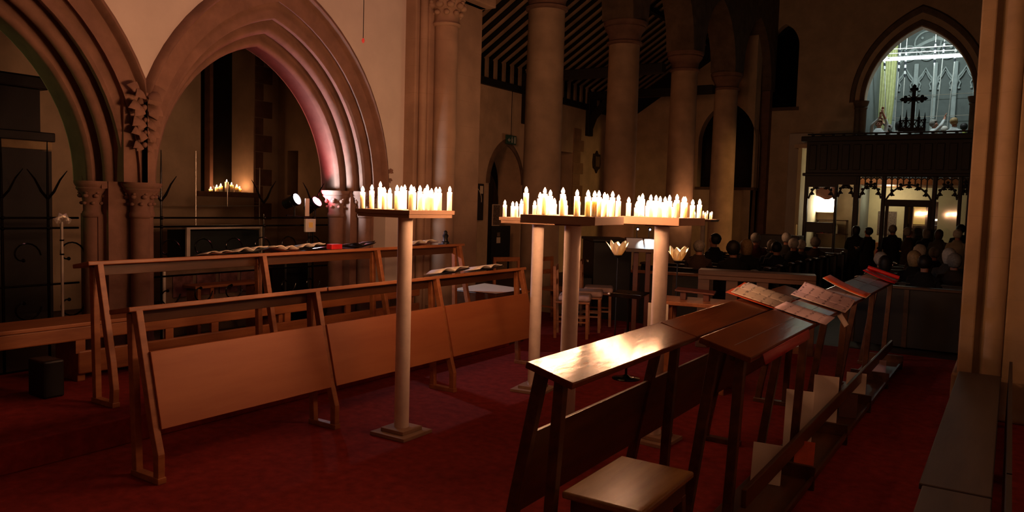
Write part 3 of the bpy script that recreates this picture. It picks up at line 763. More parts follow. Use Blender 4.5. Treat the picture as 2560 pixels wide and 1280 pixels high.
tag(MB().box(-.12, .12, -.2, .2, 0, .9).build('covered_stand', 'black', loc=(-7.5, 6.5, 0), bevel=.03), 'squat black covered stand under the spotlights in the chapel', 'stand')
# timber organ case left
t = thing('organ_case', 'dark panelled timber case with cornice behind the far left arch', 'organ case', (-9.0, 2.4, 0))
MB().box(-.9, 0, -1.2, 2.0, 0, 2.02).build('lower_case', 'black_oak', t)
MB().box(-.85, -.03, -1.2, 1.9, 2.02, 2.7).build('upper_case', 'black_oak', t)
for i in range(7): MB().box(-.03, -.01, -1.15 + i*.34, -.86 + i*.34, 2.24, 2.64).build('panel', 'tan_panel', t, bevel=.01)
MB().box(-.9, .06, -1.25, 1.96, 2.68, 2.82).build('cornice', 'black_oak', t, bevel=.02)
MB().box(-.9, .05, -1.25, 2.02, 2.12, 2.22).build('mid_rail', 'black_oak', t, bevel=.01)
MB().box(-.9, .02, -1.25, 2.0, 2.03, 2.12).build('light_rail', 'tan_panel', t, bevel=.006)
# iron screens in the two arches
def iron_screen(label, y0, y1, ups, tall):
    t = thing('iron_screen', label, 'screen', (-6.76, y0, 0)); w = y1 - y0
    for z in (1.36, 1.275, .10, .80): MB().tube([(0, 0, z), (0, w, z)], .009, 8).build('rail', 'iron', t)
    for y, h in ups:
        MB().tube([(0, y, 0), (0, y, 1.0), (0, y, h - .2), (0, y, h)], [.012, .012, .009, .004], 8).build('upright', 'iron', t)
        mb = MB()
        for s in (-1, 1):
            mb.tube([(0, y, 1.52), (0, y + s*.05, 1.58), (0, y + s*.10, 1.68), (0, y + s*.16, 1.76)], [.012, .011, .008, .003], 6)
        mb.build('branch', 'iron', t)
        for z in (1.36, 1.275): MB().ball((.012, y, z), .017, 8, 6).build('collar', 'iron', t, smooth=True)
    y = .10; 
    k = 0
    while y < w - .1:
        for zc, s in ((1.05, 1), (.62, -1), (.34, 1)):
            mb = MB()
            pts = []
            for i in range(15):
                a = s * (i / 14) * 4.6; r = .13 * (1 - i / 20)
                pts.append((0, y + .14 + r * math.cos(a), zc + r * math.sin(a)))
            mb.tube(pts, .007, 6); mb.ball(pts[-1], .016, 7, 5)
            mb.build('scroll', 'iron', t, smooth=True)
        y += .36; k += 1
    return t
iron_screen('black wrought iron screen with scrolls under the far left arch', 1.4, 3.52, [(.45, 2.0), (1.16, 2.0), (1.52, 2.0), (1.87, 2.0)], 2)
iron_screen('black wrought iron screen under the arch with the two spotlights', 4.12, 6.40, [(.17, 2.0), (1.36, 1.4), (2.06, 1.42)], 2)
t = thing('processional_staff', 'thin pale staff with leaf finial leaning by the left pier', 'staff', (-6.2, 3.10, .17))
MB().tube([(0, 0, 0), (0, 0, 1.18)], .011, 10).build('pole', 'steel', t)
mb = MB()
for z in (.92, 1.03): mb.lathe([(.012, 0), (.019, .006), (.012, .012)], (0, 0, z), 10)
mb.build('ring', 'iron', t)
mb = MB()
for a in (-70, -20, 25, 75): leaf(mb, (0, 0, 1.18), (.1, math.sin(R(a)), math.cos(R(a))), (1, 0, 0), .075, .025, .006)
mb.build('finial', 'steel', t)
tag(MB().box(-.11, .11, -.07, .07, 0, .26).build('black_case', 'black', loc=(-5.55, 2.66, .17), bevel=.015), 'small black case on the floor at the near end of the upper choir desk', 'case')
# two spotlights clamped to the screen
def spotlight(label, loc, aim, col, energy, e_mat):
    t = thing('spotlight', label, 'spotlight', loc)
    d = (Vector(aim) - Vector(loc)).normalized(); q = d.to_track_quat('Z', 'Y').to_matrix()
    mb = MB(); mb.lathe([(.03, -.15), (.055, -.14), (.06, -.02), (.07, 0), (.07, .035), (.064, .035), (.06, 0)], (0, 0, 0), 24)
    mb.bm.transform(q.to_4x4()); mb.build('housing', 'black', t, smooth=True)
    mb = MB(); mb.lathe([(.0005, .050), (.03, .046), (.062, .030)], (0, 0, 0), 24, cap=False); mb.bm.transform(q.to_4x4()); mb.build('lens', e_mat, t, smooth=True)
    MB().tube([(0, 0, -.09), (0, 0, -.18)], .009, 8).build('stem', 'iron_matt', t)
    MB().tube([tuple(q @ Vector((-.07, 0, -.03))), (0, 0, -.09), tuple(q @ Vector((.07, 0, -.03)))], .006, 6).build('yoke', 'iron_matt', t)
    add_light('spot_beam', 'SPOT', tuple(d * .075), energy, col, target=tuple(d * 5), size=.05, spot=150, blend=.5, parent=t)
    return t
emw = emis('white_lens', (.86, .84, 1.0), 30); emr = emis('red_lens', (1.0, .22, .34), 30)
spotlight('left spotlight with white lens in the right stone arch', (-6.75, 5.897, 1.56), (-4.9, 6.35, 2.35), (.74, .84, 1.0), 95, emw)
spotlight('right spotlight with red lens beside the carved capital', (-6.75, 6.20, 1.53), (-4.9, 6.45, 2.9), (1.0, .10, .16), 62, emr)
t = thing('lighting_stand', 'dark bar on a stand carrying the two spotlights in the arch', 'stand', (-6.83, 6.05, 0))
MB().tube([(0, .13, 0), (0, .13, 1.36)], .012, 8).build('pole', 'iron_matt', t)
MB().tube([(.0, -.2, 1.384), (.0, .2, 1.355)], .010, 8).build('crossbar', 'iron_matt', t)
t = thing('dimmer_box', 'small pale control box with glowing orange digits below the red spotlight', 'control box', (-6.70, 6.09, 1.20))
MB().box(-.03, .0, -.075, .075, 0, .15).build('casing', 'white', t, bevel=.004)
MB().box(.0, .003, -.03, .03, .05, .11).build('display', emis('orange_digits', (1, .32, .05), .35), t)
tag(MB().box(-.004, .004, -.03, .03, 0, .2).build('paper_strip', 'paper_plain', loc=(-6.72, 6.05, 1.38)), 'narrow upright white strip between the two spotlights', 'paper')
# pendant on a wire
t = thing('hanging_pendant', 'tiny red glass pendant on a thin wire above the lone candle stand', 'pendant', (-5.6, 5.754, 3.16))
MB().tube([(0, 0, .05), (.01, 0, 4.44)], .004, 6).build('wire', 'iron_matt', t)
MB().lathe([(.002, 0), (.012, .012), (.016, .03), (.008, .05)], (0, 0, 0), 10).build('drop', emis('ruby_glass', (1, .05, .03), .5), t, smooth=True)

M['red_dull'] = mat('dull_red_card', '#8e1d1c', .5, var=.1)
# ================================================================== BOOKS AND MUSIC ON THE DESKS
def place(o, loc, ex, ey):
    ex = Vector(ex).normalized(); ey = Vector(ey); ey = (ey - ex * ey.dot(ex)).normalized(); ez = ex.cross(ey)
    o.matrix_world = Matrix(((ex.x, ey.x, ez.x, loc[0]), (ex.y, ey.y, ez.y, loc[1]), (ex.z, ey.z, ez.z, loc[2]), (0, 0, 0, 1)))
    return o
def page_rows(w, h, bulge, lift_edge, sgn, z0, n=9, skew=0.0):
    rows = []
    for i in range(n):
        u = i / (n - 1)
        z = z0 + bulge * math.sin(math.pi * min(1, u * 1.15)) * (1 - .3 * u) + lift_edge * u ** 2.2
        rows.append([(sgn * w * u * (.98 if lift_edge > .02 else 1), -h/2 + h * v + skew * u, z + .25 * lift_edge * u * v) for v in (0, .5, 1)])
    return rows
def open_book(label, loc, ex, ey, w, h, th=.012, bulge=.022, lift=(0, 0), page_m='paper', cover='dark_cover', cover_over=.008, pages=True, name='open_book', cat='book', group=None):
    t = thing(name, label, cat, (0, 0, 0), group=group); place(t, loc, ex, ey)
    rows = list(reversed(page_rows(w + cover_over, h + 2*cover_over, bulge*.3, lift[0], -1, .002))) + page_rows(w + cover_over, h + 2*cover_over, bulge*.3, lift[1], 1, .002)[1:]
    MB().grid(rows).build('cover', cover, t, solid=.003, smooth='all')
    if pages:
        for sg, lf, nm in ((-1, lift[0], 'left_page'), (1, lift[1], 'right_page')):
            MB().grid(page_rows(w, h, bulge, lf, sg, th)).build(nm, page_m, t, solid=.006 if th > .008 else .002, smooth='all')
    return t
TL = (-.245, 0, .065)                                     # up-slope direction on the right desks
DX = lambda x: 1.0 + (x + 1.19) * (-.065 / .245)          # outer desk surface
IX = lambda x: .984 + (x + 1.555) * (-.055 / .21)         # inner desk surface
open_book('open score of cream pages in an orange cover on the inner dark desk', (-1.475, 5.62, IX(-1.475) + .004), (-.10, 1, 0.0), TL, .30, .36, th=.012, bulge=.016, lift=(.0, .015), cover='orange', cover_over=.03, name='music_score', cat='music')
def sheet(label, loc, ex, ey, w, h, m, curl=(0, 0), name='music_sheet', cat='music', th=.0015, n=9, back=None):
    t = thing(name, label, cat, (0, 0, 0)); place(t, loc, ex, ey)
    rows = [[(w * (v - .5), h * (i / (n-1) - .5), .002 + curl[0] * (i / (n-1)) ** 2 + curl[1] * (1 - i / (n-1)) ** 2) for v in (0, .33, .67, 1)] for i in range(n)]
    MB().grid(rows).build('leaf', m, t, solid=th, smooth='all')
    if back: MB().grid([[(p[0] * 1.06, p[1] * 1.03, p[2] - .005) for p in r] for r in rows]).build('cover', back, t, solid=.003, smooth='all')
    return t
sheet('flat lilac-grey printed sheet lying across the dark desk in front of the raised score', (-1.05, 4.99, DX(-1.05) + .003), (-.05, 1, 0), TL, .38, .31, 'paper_lilac', curl=(.0, .004))
open_book('raised open score with grey printed pages in the middle of the long dark desk', (-1.09, 5.72, DX(-1.09) + .004), (-.06, 1, 0), TL, .24, .36, th=.006, bulge=.01, lift=(.0, .04), page_m='paper_lilac', cover='paper_plain', cover_over=.002, name='music_score', cat='music')
sheet('curling orange booklet near the further end of the long dark desk', (-1.10, 6.70, DX(-1.10) + .008), (-.04, 1, 0), TL, .34, .34, 'orange', curl=(.045, .0), name='booklet', cat='booklet', th=.004, back='paper_plain')
sheet('bright red folder with a rolled edge on the furthest end of the dark desk', (-1.06, 8.30, DX(-1.06) + .008), (-.02, 1, 0), TL, .36, .30, 'red_card', curl=(.03, .0), name='red_folder', cat='folder', th=.004)
tf = bpy.data.objects['red_folder']
MB().tube([(.15, -.15, .034), (.15, .15, .044)], .02, 14).build('rolled_edge', 'red_card', tf, smooth=True)
t = thing('red_folder', 'long narrow red folder hooked along the near edge of the dark desk', 'folder', (-.942, 3.62, .925))
MB().grid([[(.004, y, .004) for y in (0, .5, .95)], [(.010, y, -.02) for y in (0, .5, .95)], [(.018, y, -.045) for y in (0, .48, .93)]]).build('cover', 'red_dull', t, solid=.004, smooth='all')
sheet('white paper slipped under the edge of the dark desk', (-.93, 5.62, .865), (0, 1, 0), (.3, 0, -.45), .16, .09, 'paper_plain', name='loose_paper', cat='paper')
# books in the trough below the right desk
bt = [(.85, -1.08, 'paper_plain', 'white booklet leaning in the dark floor shelf, nearest the camera', .16, .22, 14), (1.22, -.955, 'orange', 'red-orange hymn book leaning at the edge of the dark floor shelf', .11, .17, 16),
      (1.60, -1.08, 'paper_plain', 'large white folder standing behind the red-orange hymn book under the rail', .17, .38, 8), (2.40, -1.07, 'paper_plain', 'white booklet standing by the second divider of the floor shelf', .17, .34, 12),
      (2.66, -.95, 'brown_cover', 'brown book in the further half of the dark floor shelf', .12, .18, 18), (3.30, -1.0, 'paper_plain', 'pale booklet at the far end of the dark floor shelf', .15, .22, 10), (4.3, -.96, 'paper_lilac', 'small grey booklet tilting at the far end of the floor shelf', .12, .18, 20)]
for y, x_, m_, lab, w, h, tilt in bt:
    t = thing('hymn_book', lab, 'book', (x_, 3.5 + y, .062))
    t.rotation_euler = (R(-tilt), 0, R(6))
    MB().box(-w/2, w/2, 0, .005, .0, h).build('cover', m_, t); MB().box(-w/2 + .004, w/2 - .004, .005, .018, .003, h - .003).build('page_block', 'paper_plain', t); MB().box(-w/2, w/2, .018, .023, 0, h).build('cover', m_, t)
# left desks
UL = (-.20, 0, -.035); UP_Z = lambda x: 1.135 + (x + 5.07) * .175
def lefty(label, y, w, h, m, cov, z, x, lift=(0.02, .02), bulge=.03, th=.016, over=.006):
    return open_book(label, (x, y, z), (0, 1, 0), (-.20, 0, -.035), w, h, th=th, bulge=bulge, lift=lift, page_m=m, cover=cov, cover_over=over)
lefty('thin open booklet on the upper left desk, nearest the left pier', 3.72, .13, .16, 'paper_plain', 'brown_cover', 1.128, -5.16, (.0, .01), .02, .008)
lefty('open book with pale pages on the upper left desk', 4.02, .15, .17, 'paper', 'dark_cover', 1.128, -5.16, (.0, .03))
lefty('dark covered open book beside the pale one on the upper left desk', 4.36, .13, .17, 'paper_plain', 'brown_cover', 1.128, -5.16, (.03, .0))
lefty('open cream book on the upper desk, left of the red pad', 4.66, .14, .16, 'paper_plain', 'dark_cover', 1.128, -5.16, (.0, .02), .03, .03)
tag(MB().box(-.07, .0, -.065, .065, .0, .045).build('red_pad', 'red_card', loc=(-5.09, 4.94, 1.135), bevel=.004), 'small bright red pad on the upper left desk', 'pad')
lefty('black music folder lying open on the upper left desk', 5.25, .18, .17, 'dark_cover', 'black', 1.128, -5.16, (.02, .04), .03)
lefty('open cream book near the far end of the upper left desk', 6.18, .2, .17, 'paper_plain', 'brown_cover', 1.128, -5.16, (.0, .02), .035)
t = thing('figurine', 'small dark figurine at the far end of the upper left desk', 'figurine', (-5.17, 6.62, 1.132))
MB().lathe([(.045, 0), (.045, .02), (.03, .03), (.025, .06), (.035, .09), (.02, .11), (.022, .13), (.008, .145)], (0, 0, 0), 12).build('body', 'black', t, smooth=True)
MB().box(-.05, .05, -.06, .06, -.01, .0).build('base', 'black', t)
lefty('first open hymn book on the front left desk, just right of the lone stand', 5.33, .22, .17, 'paper_plain', 'dark_cover', .958, -4.13, (.0, .03), .035, .018)
lefty('second open hymn book on the front left desk, nearer its far end', 5.88, .2, .17, 'paper_plain', 'dark_cover', .958, -4.13, (.0, .02), .03, .016)
# box with a white cloth beyond the desks, low chairs beyond
t = thing('covered_box', 'dark wooden box with a white paper sheet on top behind the front left desk', 'box', (-4.95, 7.2, 0))
MB().box(-.28, .28, -.3, .3, 0, .6).build('body', 'dark_oak', t, bevel=.01)
MB().hexa([(-.3, -.3, .6), (.28, -.3, .6), (.28, .3, .6), (-.3, .3, .6), (-.3, -.3, .61), (.3, -.32, .61), (.3, .3, .61), (-.3, .3, .63)]).build('paper_top', 'paper_plain', t)
def wood_chair(label, loc, rot, m='oak', cush=True):
    t = thing('wooden_chair', label, 'chair', loc, rot)
    for sx in (-1, 1):
        for sy in (-1, 1):
            h = .86 if sy > 0 else .44
            MB().bar((sx*.19, sy*.19, 0), (sx*.18, sy*.18 + (.04 if sy > 0 else 0), h), .035, .035).build('leg', m, t, bevel=.003)
    MB().box(-.21, .21, -.21, .20, .42, .445).build('seat', m, t, bevel=.006)
    for z in (.62, .80): MB().box(-.18, .18, .205, .23, z, z + .06).build('back_slat', m, t, bevel=.004)
    for sx in (-1, 1): MB().bar((sx*.19, -.18, .2), (sx*.19, .18, .2), .02, .02, (0, 0, 1)).build('stretcher', m, t)
    if cush:
        MB().box(-.2, .2, -.22, .17, .445, .515).build('cushion', 'cushion', t, bevel=.03, seg=3, smooth=True)
    return t
wood_chair('nearest wooden chair with pinkish cushion behind the middle candle tube', (-4.42, 8.2, 0), R(115))
wood_chair('middle wooden chair with pinkish cushion behind the candle cluster', (-4.52, 8.72, 0), R(115))
wood_chair('furthest wooden chair with pinkish cushion behind the candle cluster', (-4.63, 9.25, 0), R(115))
wood_chair('small plain wooden chair beyond the end of the front left desk', (-5.55, 8.6, 0), R(60), cush=False)
wood_chair('slim wooden chair between the two left tubes of the cluster', (-5.25, 9.2, 0), R(80), cush=False)
# ================================================================== NAVE FURNITURE
M['mid_oak'] = wood('mid_oak', '#4a2c18', '#643e24', .5, axis='X')
t = thing('front_rail', 'low wooden rail with flat posts at the head of the nave', 'rail', (-2.98, 8.52, 0))
rr = R(14.2)
t.rotation_euler = (0, 0, rr)
MB().box(0, 1.26, -.02, .26, .84, .90).build('top', 'mid_oak', t, bevel=.006)
MB().box(.0, 1.26, .0, .03, .79, .84).build('front_board', 'mid_oak', t, bevel=.004)
for x in (.0, .31, .64, 1.14): MB().box(x, x + .13, .02, .07, 0, .80).build('post', 'mid_oak', t, bevel=.006)
MB().box(.0, 1.26, .12, .2, 0, .08).build('foot_rail', 'oak', t)
# table with a book rest
t = thing('side_table', 'small oak table behind the right candle tube, holding a book rest', 'table', (-2.62, 6.30, 0), R(9))
MB().box(0, .78, 0, .44, .75, .785).build('tabletop', 'oak', t, bevel=.006)
for x in (.05, .52): MB().box(x, x + .13, .05, .09, 0, .75).build('leg', 'oak', t, bevel=.006)
for x in (.05, .60): MB().box(x, x + .1, .36, .40, 0, .75).build('leg', 'oak', t, bevel=.006)
MB().box(.05, .72, .1, .36, .12, .15).build('shelf', 'oak', t)
t = thing('book_rest', 'small reddish wooden book rest standing on the oak table', 'book rest', (-2.32, 6.58, .785), R(12))
MB().hexa([(-.17, -.08, .075), (.17, -.08, .06), (.17, .08, .07), (-.17, .08, .085), (-.17, -.08, .09), (.17, -.08, .075), (.17, .08, .085), (-.17, .08, .1)]).build('top', 'brown_cover', t, bevel=.003)
for x in (-.1, .1): MB().box(x - .025, x + .025, -.05, .05, 0, .07).build('foot', 'brown_cover', t, bevel=.003)
MB().box(-.02, .16, -.02, -.008, .48, .76).build('hanging_cloth', 'paper_plain', bpy.data.objects['side_table'], bevel=.003)
# black music stand
t = thing('music_stand', 'black music stand with thin pole and round base, between candle tubes and table', 'music stand', (-2.92, 6.50, 0))
MB().lathe([(.13, 0), (.13, .008), (.05, .02), (.015, .04)], (0, 0, 0), 24).build('base', 'black_gloss', t, smooth=True)
MB().tube([(0, 0, .03), (0, 0, .80)], .012, 10).build('pole', 'black_gloss', t)
MB().hexa([(-.16, -.09, .77), (.16, -.09, .77), (.16, .10, .80), (-.16, .10, .80), (-.16, -.09, .785), (.16, -.09, .785), (.16, .10, .815), (-.16, .10, .815)]).build('desk', 'black_gloss', t, bevel=.004)
MB().box(-.16, .16, -.11, -.09, .765, .80).build('lip', 'black_gloss', t)
MB().ball((-.15, -.11, .79), .014, 8, 6).build('knob', 'steel', t, smooth=True)
# glass flower lamps on slim stands
def flower_lamp(label, loc):
    t = thing('flower_lamp', label, 'lamp', loc)
    mb = MB()
    MB().lathe([(.02, -.03), (.035, -.02), (.05, .0), (.03, .01)], (0, 0, 0), 16).build('cup', 'iron_matt', t, smooth=True)
    for k in range(9):
        a = 2 * math.pi * k / 9; rows = []
        tilt = .34 + .10 * (k % 3)
        for i in range(8):
            u = i / 7; w = .046 * math.sin(math.pi * (.18 + .80 * u)) + .003; r = .035 + .13 * u * tilt * 1.6; z = .17 * u - .015 * u * u * (k % 2)
            rows.append([Vector((r * math.cos(a) - s * w * math.sin(a), r * math.sin(a) + s * w * math.cos(a), z + .006 * abs(s))) for s in (-1, -.5, 0, .5, 1)])
        MB().grid(rows).build('petal', 'petal', t, solid=.003, smooth='all')
    MB().ball((0, 0, .095), (.03, .03, .045), 14, 10).build('bulb', emis('warm_bulb', (1, .64, .33), 380), t, smooth=True)
    MB().tube([(0, 0, -.03), (0, 0, -loc[2] + .01)], .008, 8).build('pole', 'iron_matt', t)
    MB().lathe([(.11, -loc[2]), (.11, -loc[2] + .012), (.02, -loc[2] + .03)], (0, 0, 0), 18).build('base', 'iron_matt', t, smooth=True)
    return t
flower_lamp('glowing glass flower lamp left of the lit lectern', (-3.85, 8.21, 1.02))
flower_lamp('glowing glass flower lamp right of the right candle tube', (-3.26, 8.59, .975))
# lectern with clip lamp
t = thing('lectern', 'wooden lectern with a brightly lit white page and two tiny lamps', 'lectern', (-3.79, 8.84, 0), R(28))
for x in (-.13, .02): MB().box(x, x + .06, -.03, .03, .04, 1.04).build('post', 'brown_cover', t, bevel=.005)
MB().box(-.2, .14, -.16, .16, 0, .05).build('base', 'brown_cover', t, bevel=.006)
MB().hexa([(-.24, -.17, 1.05), (.24, -.17, 1.05), (.24, .15, 1.19), (-.24, .15, 1.19), (-.24, -.17, 1.07), (.24, -.17, 1.07), (.24, .15, 1.21), (-.24, .15, 1.21)]).build('slope', 'dark_oak', t, bevel=.004)
MB().box(-.24, .24, -.185, -.165, 1.045, 1.09).build('lip', 'dark_oak', t, bevel=.003)
MB().hexa([(-.22, -.155, 1.078), (-.02, -.155, 1.078), (-.02, .12, 1.199), (-.22, .12, 1.199), (-.22, -.155, 1.081), (-.02, -.155, 1.081), (-.02, .12, 1.202), (-.22, .12, 1.202)]).build('paper', 'paper_plain', t)
MB().hexa([(.0, -.155, 1.078), (.2, -.155, 1.078), (.2, .12, 1.199), (.0, .12, 1.199), (.0, -.155, 1.081), (.2, -.155, 1.081), (.2, .12, 1.202), (.0, .12, 1.202)]).build('paper', 'paper_plain', t)
for x in (-.09, .06):
    MB().tube([(x, .14, 1.2), (x, .16, 1.28), (x, .13, 1.335), (x, .06, 1.33)], .005, 6).build('gooseneck', 'black', t)
    MB().lathe([(.018, 0), (.024, .02), (.01, .03)], (x, .05, 1.312), 12).build('lamp_head', 'black', t, smooth=True)
    MB().ball((x, .02, 1.318), .012, 10, 8).build('led', emis('cool_led', (.72, .72, 1.0), 5), t, smooth=True)
add_light('lectern_lamp', 'SPOT', (.05, .0, 1.33), 9, (.70, .86, 1.0), target=(.08, -.02, 1.1), size=.01, spot=95, blend=.4, parent=t)
# upright piano
t = thing('upright_piano', 'black upright piano behind the flower lamps at the nave edge', 'piano', (-5.15, 9.05, 0), R(-52))
t.location = (-5.05, 10.3, -.3)
MB().box(-.45, .45, -.25, .3, .0, 1.38).build('case', 'black', t, bevel=.015)
MB().box(-.47, .47, -.27, .32, 1.38, 1.42).build('lid', 'black', t, bevel=.01)
MB().box(-.42, .42, -.42, -.25, .72, .86).build('keyboard', 'black', t, bevel=.01)
MB().box(-.05, .06, -.262, -.25, 1.06, 1.09).build('name_plate', 'steel', t)
# pews
def pew(label, x0, x1, y, group):
    t = thing('pew', label, 'pew', (x0, y, -.3), group=group)
    w = x1 - x0
    for x in (0, w - .05):
        mb = MB(); mb.prism([(-.24, 0), (-.24, .55), (-.05, .62), (-.02, .86), (.02, .90), (.08, .90), (.10, .86), (.12, .5), (.14, 0)], 'X', x, x + .05)
        mb.build('pew_end', 'black_oak', t, bevel=.006)
    MB().box(.05, w - .05, -.24, .1, .42, .45).build('seat', 'black_oak', t)
    MB().box(.05, w - .05, .06, .09, .35, .86).build('back', 'black_oak', t)
    MB().box(.05, w - .05, .03, .12, .86, .885).build('back_rail', 'black_oak', t, bevel=.006)
    return t
M['glint_metal'] = mat('polished_glint_bead', '#d8d8d8', .16, var=.02, metal=1.0)  # metal for beads added on the pew ends to catch glints
M['pew_cap'] = mat('polished_pew_cap', '#3a2414', .16, var=.2, spec=.8)
ROWS = [12.56, 13.36, 14.15, 15.01, 15.64, 16.49, 17.06, 17.85, 18.53, 19.39, 20.4]
onum = ['first', 'second', 'third', 'fourth', 'fifth', 'sixth', 'seventh', 'eighth', 'ninth', 'tenth', 'eleventh']
def caps(t, w):
    for x in (-.012, w - .074):
        MB().box(x, x + .086, -.03, .115, .895, .912).build('end_cap', 'pew_cap', t, bevel=.006)
        for y in (.0, .085): MB().tube([(x + .11 * k / 10 - .01, y, .908 + .020 * math.sin(math.pi * k / 10)) for k in range(11)], .012, 12).build('glint_bead', 'glint_metal', t, smooth=True)
def turn(t, w): t.rotation_euler = (0, 0, math.pi); t.location.x += w     # the benches face the tower
for i, y in enumerate(ROWS):
    t = pew('dark pew left of the nave aisle, %s row from the chancel' % onum[i], -5.4, -3.42, y, 'pews left of the aisle'); caps(t, 1.98); turn(t, 1.98)
for i, y in enumerate((12.9, 13.8, 14.7, 15.6, 16.5, 17.1)):
    t = pew('dark pew right of the nave aisle, %s row from the chancel' % onum[i], -1.97, .3, y, 'pews right of the aisle'); caps(t, 2.27); turn(t, 2.27)
# pew fronts
t = thing('pew_screen', 'long panelled wooden pew front with a pale top edge behind the lectern', 'pew screen', (-6.0, 10.9, -.3), R(12))
MB().box(0, 2.3, 0, .04, .05, .86).build('panel', 'black_oak', t)
MB().box(0, 2.3, -.05, .09, .86, .90).build('top_rail', 'oak', t, bevel=.006)
for k in range(5): MB().box(.02 + k * .56, .07 + k * .56, -.02, 0, .05, .86).build('stile', 'dark_oak', t)
t = thing('pew_screen', 'dark panelled pew front right of the aisle, behind the red folder', 'pew screen', (-1.9, 11.9, -.3))
MB().box(0, 2.1, 0, .04, .05, .86).build('panel', 'black_oak', t)
MB().box(0, 2.1, -.05, .09, .86, .90).build('top_rail', 'dark_oak', t, bevel=.006)
for k in range(4): MB().box(.02 + k * .68, .08 + k * .68, -.02, 0, .05, .86).build('stile', 'dark_oak', t)

# ================================================================== SOUTH AISLE WALL
d_ = thing('door_1', 'dark arched door deep inside the stone aisle doorway', 'door', (-11.12, 15.78, -.3), kind='structure')
da = arch_curve(.62, .86, 0, 1.9, 8)
MB().prism([(-.62, 0)] + da + [(.62, 0)], 'X', -.05, .0).build('door_leaf', 'black_oak', d_)
for y in (-.4, -.13, .13, .4): MB().box(0, .012, y - .008, y + .008, .05, 2.4).build('plank_joint', 'dark_oak', d_)
MB().tube([(.02, .3, 1.1), (.05, .3, 1.15), (.02, .3, 1.2)], .01, 6).build('handle', 'iron', d_)
rows = []
for x, a in ((-10.5, .71), (-10.47, .71), (-10.46, .76), (-10.48, .82), (-10.5, .84)): rows.append([(x, y, z) for y, z in arch_curve(a, a * 1.38, 15.78, 2.05, 10)])
structure(MB().grid(rows).build('trim_6', 'stone_dark', smooth=True))
t = thing('exit_sign', 'small green exit sign hanging over the arched aisle doorway', 'sign', (-10.40, 15.84, 3.02))
MB().box(-.02, .02, -.24, .20, 0, .22).build('box', 'exit_green', t, bevel=.006)
MB().box(.02, .026, -.03, .03, .04, .15).build('figure', 'grey_trim', t); MB().ball((.022, .0, .175), (.006, .02, .02), 10, 6).build('figure_head', 'grey_trim', t)
MB().box(.02, .026, .09, .16, .03, .19).build('doorway_mark', 'grey_trim', t)
MB().prism([(-.20, .10), (-.12, .15), (-.12, .115), (-.07, .115), (-.07, .085), (-.12, .085), (-.12, .05)], 'X', .02, .026).build('arrow', 'grey_trim', t)
MB().tube([(0, -.02, .22), (0, -.02, 1.3)], .009, 6).build('conduit', 'iron_matt', t)
# carved wall monument
t = thing('wall_monument', 'dark carved memorial bust high on the aisle wall beside the respond', 'monument', (-10.5, 13.86, 1.9))
mb = MB(); mb.lathe([(.03, 0), (.08, .08), (.14, .2), (.2, .34), (.24, .38), (.24, .44)], (.05, 0, 0), 14); mb.build('bracket', 'stone_dark', t, smooth=True)
MB().box(0, .22, -.26, .26, .44, .5).build('shelf', 'stone_dark', t, bevel=.012)
mb = MB(); mb.lathe([(.2, .5), (.22, .6), (.2, .75), (.23, .88), (.16, .98), (.07, 1.04), (.07, 1.1), (.11, 1.18), (.12, 1.28), (.08, 1.38), (.02, 1.42)], (.12, -.02, 0), 16); mb.build('bust', 'stone_dark', t, smooth=True)
mb = MB(); rnd = random.Random(11)
for k in range(18):
    a = k / 17 * math.pi
    leaf(mb, (.02, .27 * math.cos(a), .7 + .6 * math.sin(a)), (.4, math.cos(a), math.sin(a)), (1, 0, 0), .16, .07)
mb.build('carved_wreath', 'stone_dark', t, smooth=True)
MB().prism([(-.26, .5), (-.26, .9), (-.18, 1.2), (0, 1.4), (.18, 1.2), (.26, .9), (.26, .5)], 'X', 0, .04).build('backplate', 'stone_dark', t)
# framed tablet with arched line
t = thing('framed_tablet', 'dark rectangular tablet with a thin pale arched line on the aisle wall', 'tablet', (-10.495, 14.44, 1.17))
MB().box(0, .05, -.36, .36, 0, .85).build('board', 'picture_dark', t, bevel=.01)
ar = arch_curve(.27, .31, -.01, .46, 10)
MB().tube([(.055, -.28, .18)] + [(.055, y, z) for y, z in ar] + [(.055, .26, .42)], .008, 6).build('arched_line', 'gilt', t)
MB().box(.045, .06, .2, .31, .62, .8).build('corner_mark', 'gilt', t)
MB().box(.045, .06, -.2, .2, .12, .17).build('lower_panel', 'dark_cover', t)
# oval tablet
t = thing('shield_tablet', 'dark shield-shaped memorial tablet between the first two nave columns', 'tablet', (-10.5, 20.6, 2.6))
MB().prism([(-.2, .1), (-.24, .25), (-.2, .52), (-.1, .5), (0, .62), (.1, .5), (.2, .52), (.24, .25), (.2, .1), (.08, .04), (0, -.06), (-.08, .04)], 'X', 0, .05).build('border', 'picture_dark', t, bevel=.012)
MB().prism([(-.12, .14), (-.14, .44), (.14, .44), (.12, .14)], 'X', .05, .07).build('face', 'stone_dark', t, bevel=.008)
# notice board by the door
t = thing('notice_board', 'noticeboard with a pale printed poster beside the aisle doorway', 'notice board', (-10.46, 15.40, .25))
MB().box(-.03, 0, -.22, .6, 0, .78).build('board', 'black', t)
for y in (-.19, .57): MB().box(-.03, 0, y - .02, y + .02, -.55, 0).build('leg', 'black', t)
MB().box(0, .006, -.17, .10, .80, 1.28).build('poster', 'poster', t); MB().box(-.03, 0, -.18, .11, .78, 1.3).build('poster_back', 'paper_plain', t)
MB().box(0, .006, .0, .16, .36, .50).build('notice', 'paper_plain', t); MB().box(0, .006, .02, .14, .52, .62).build('notice', 'poster', t)
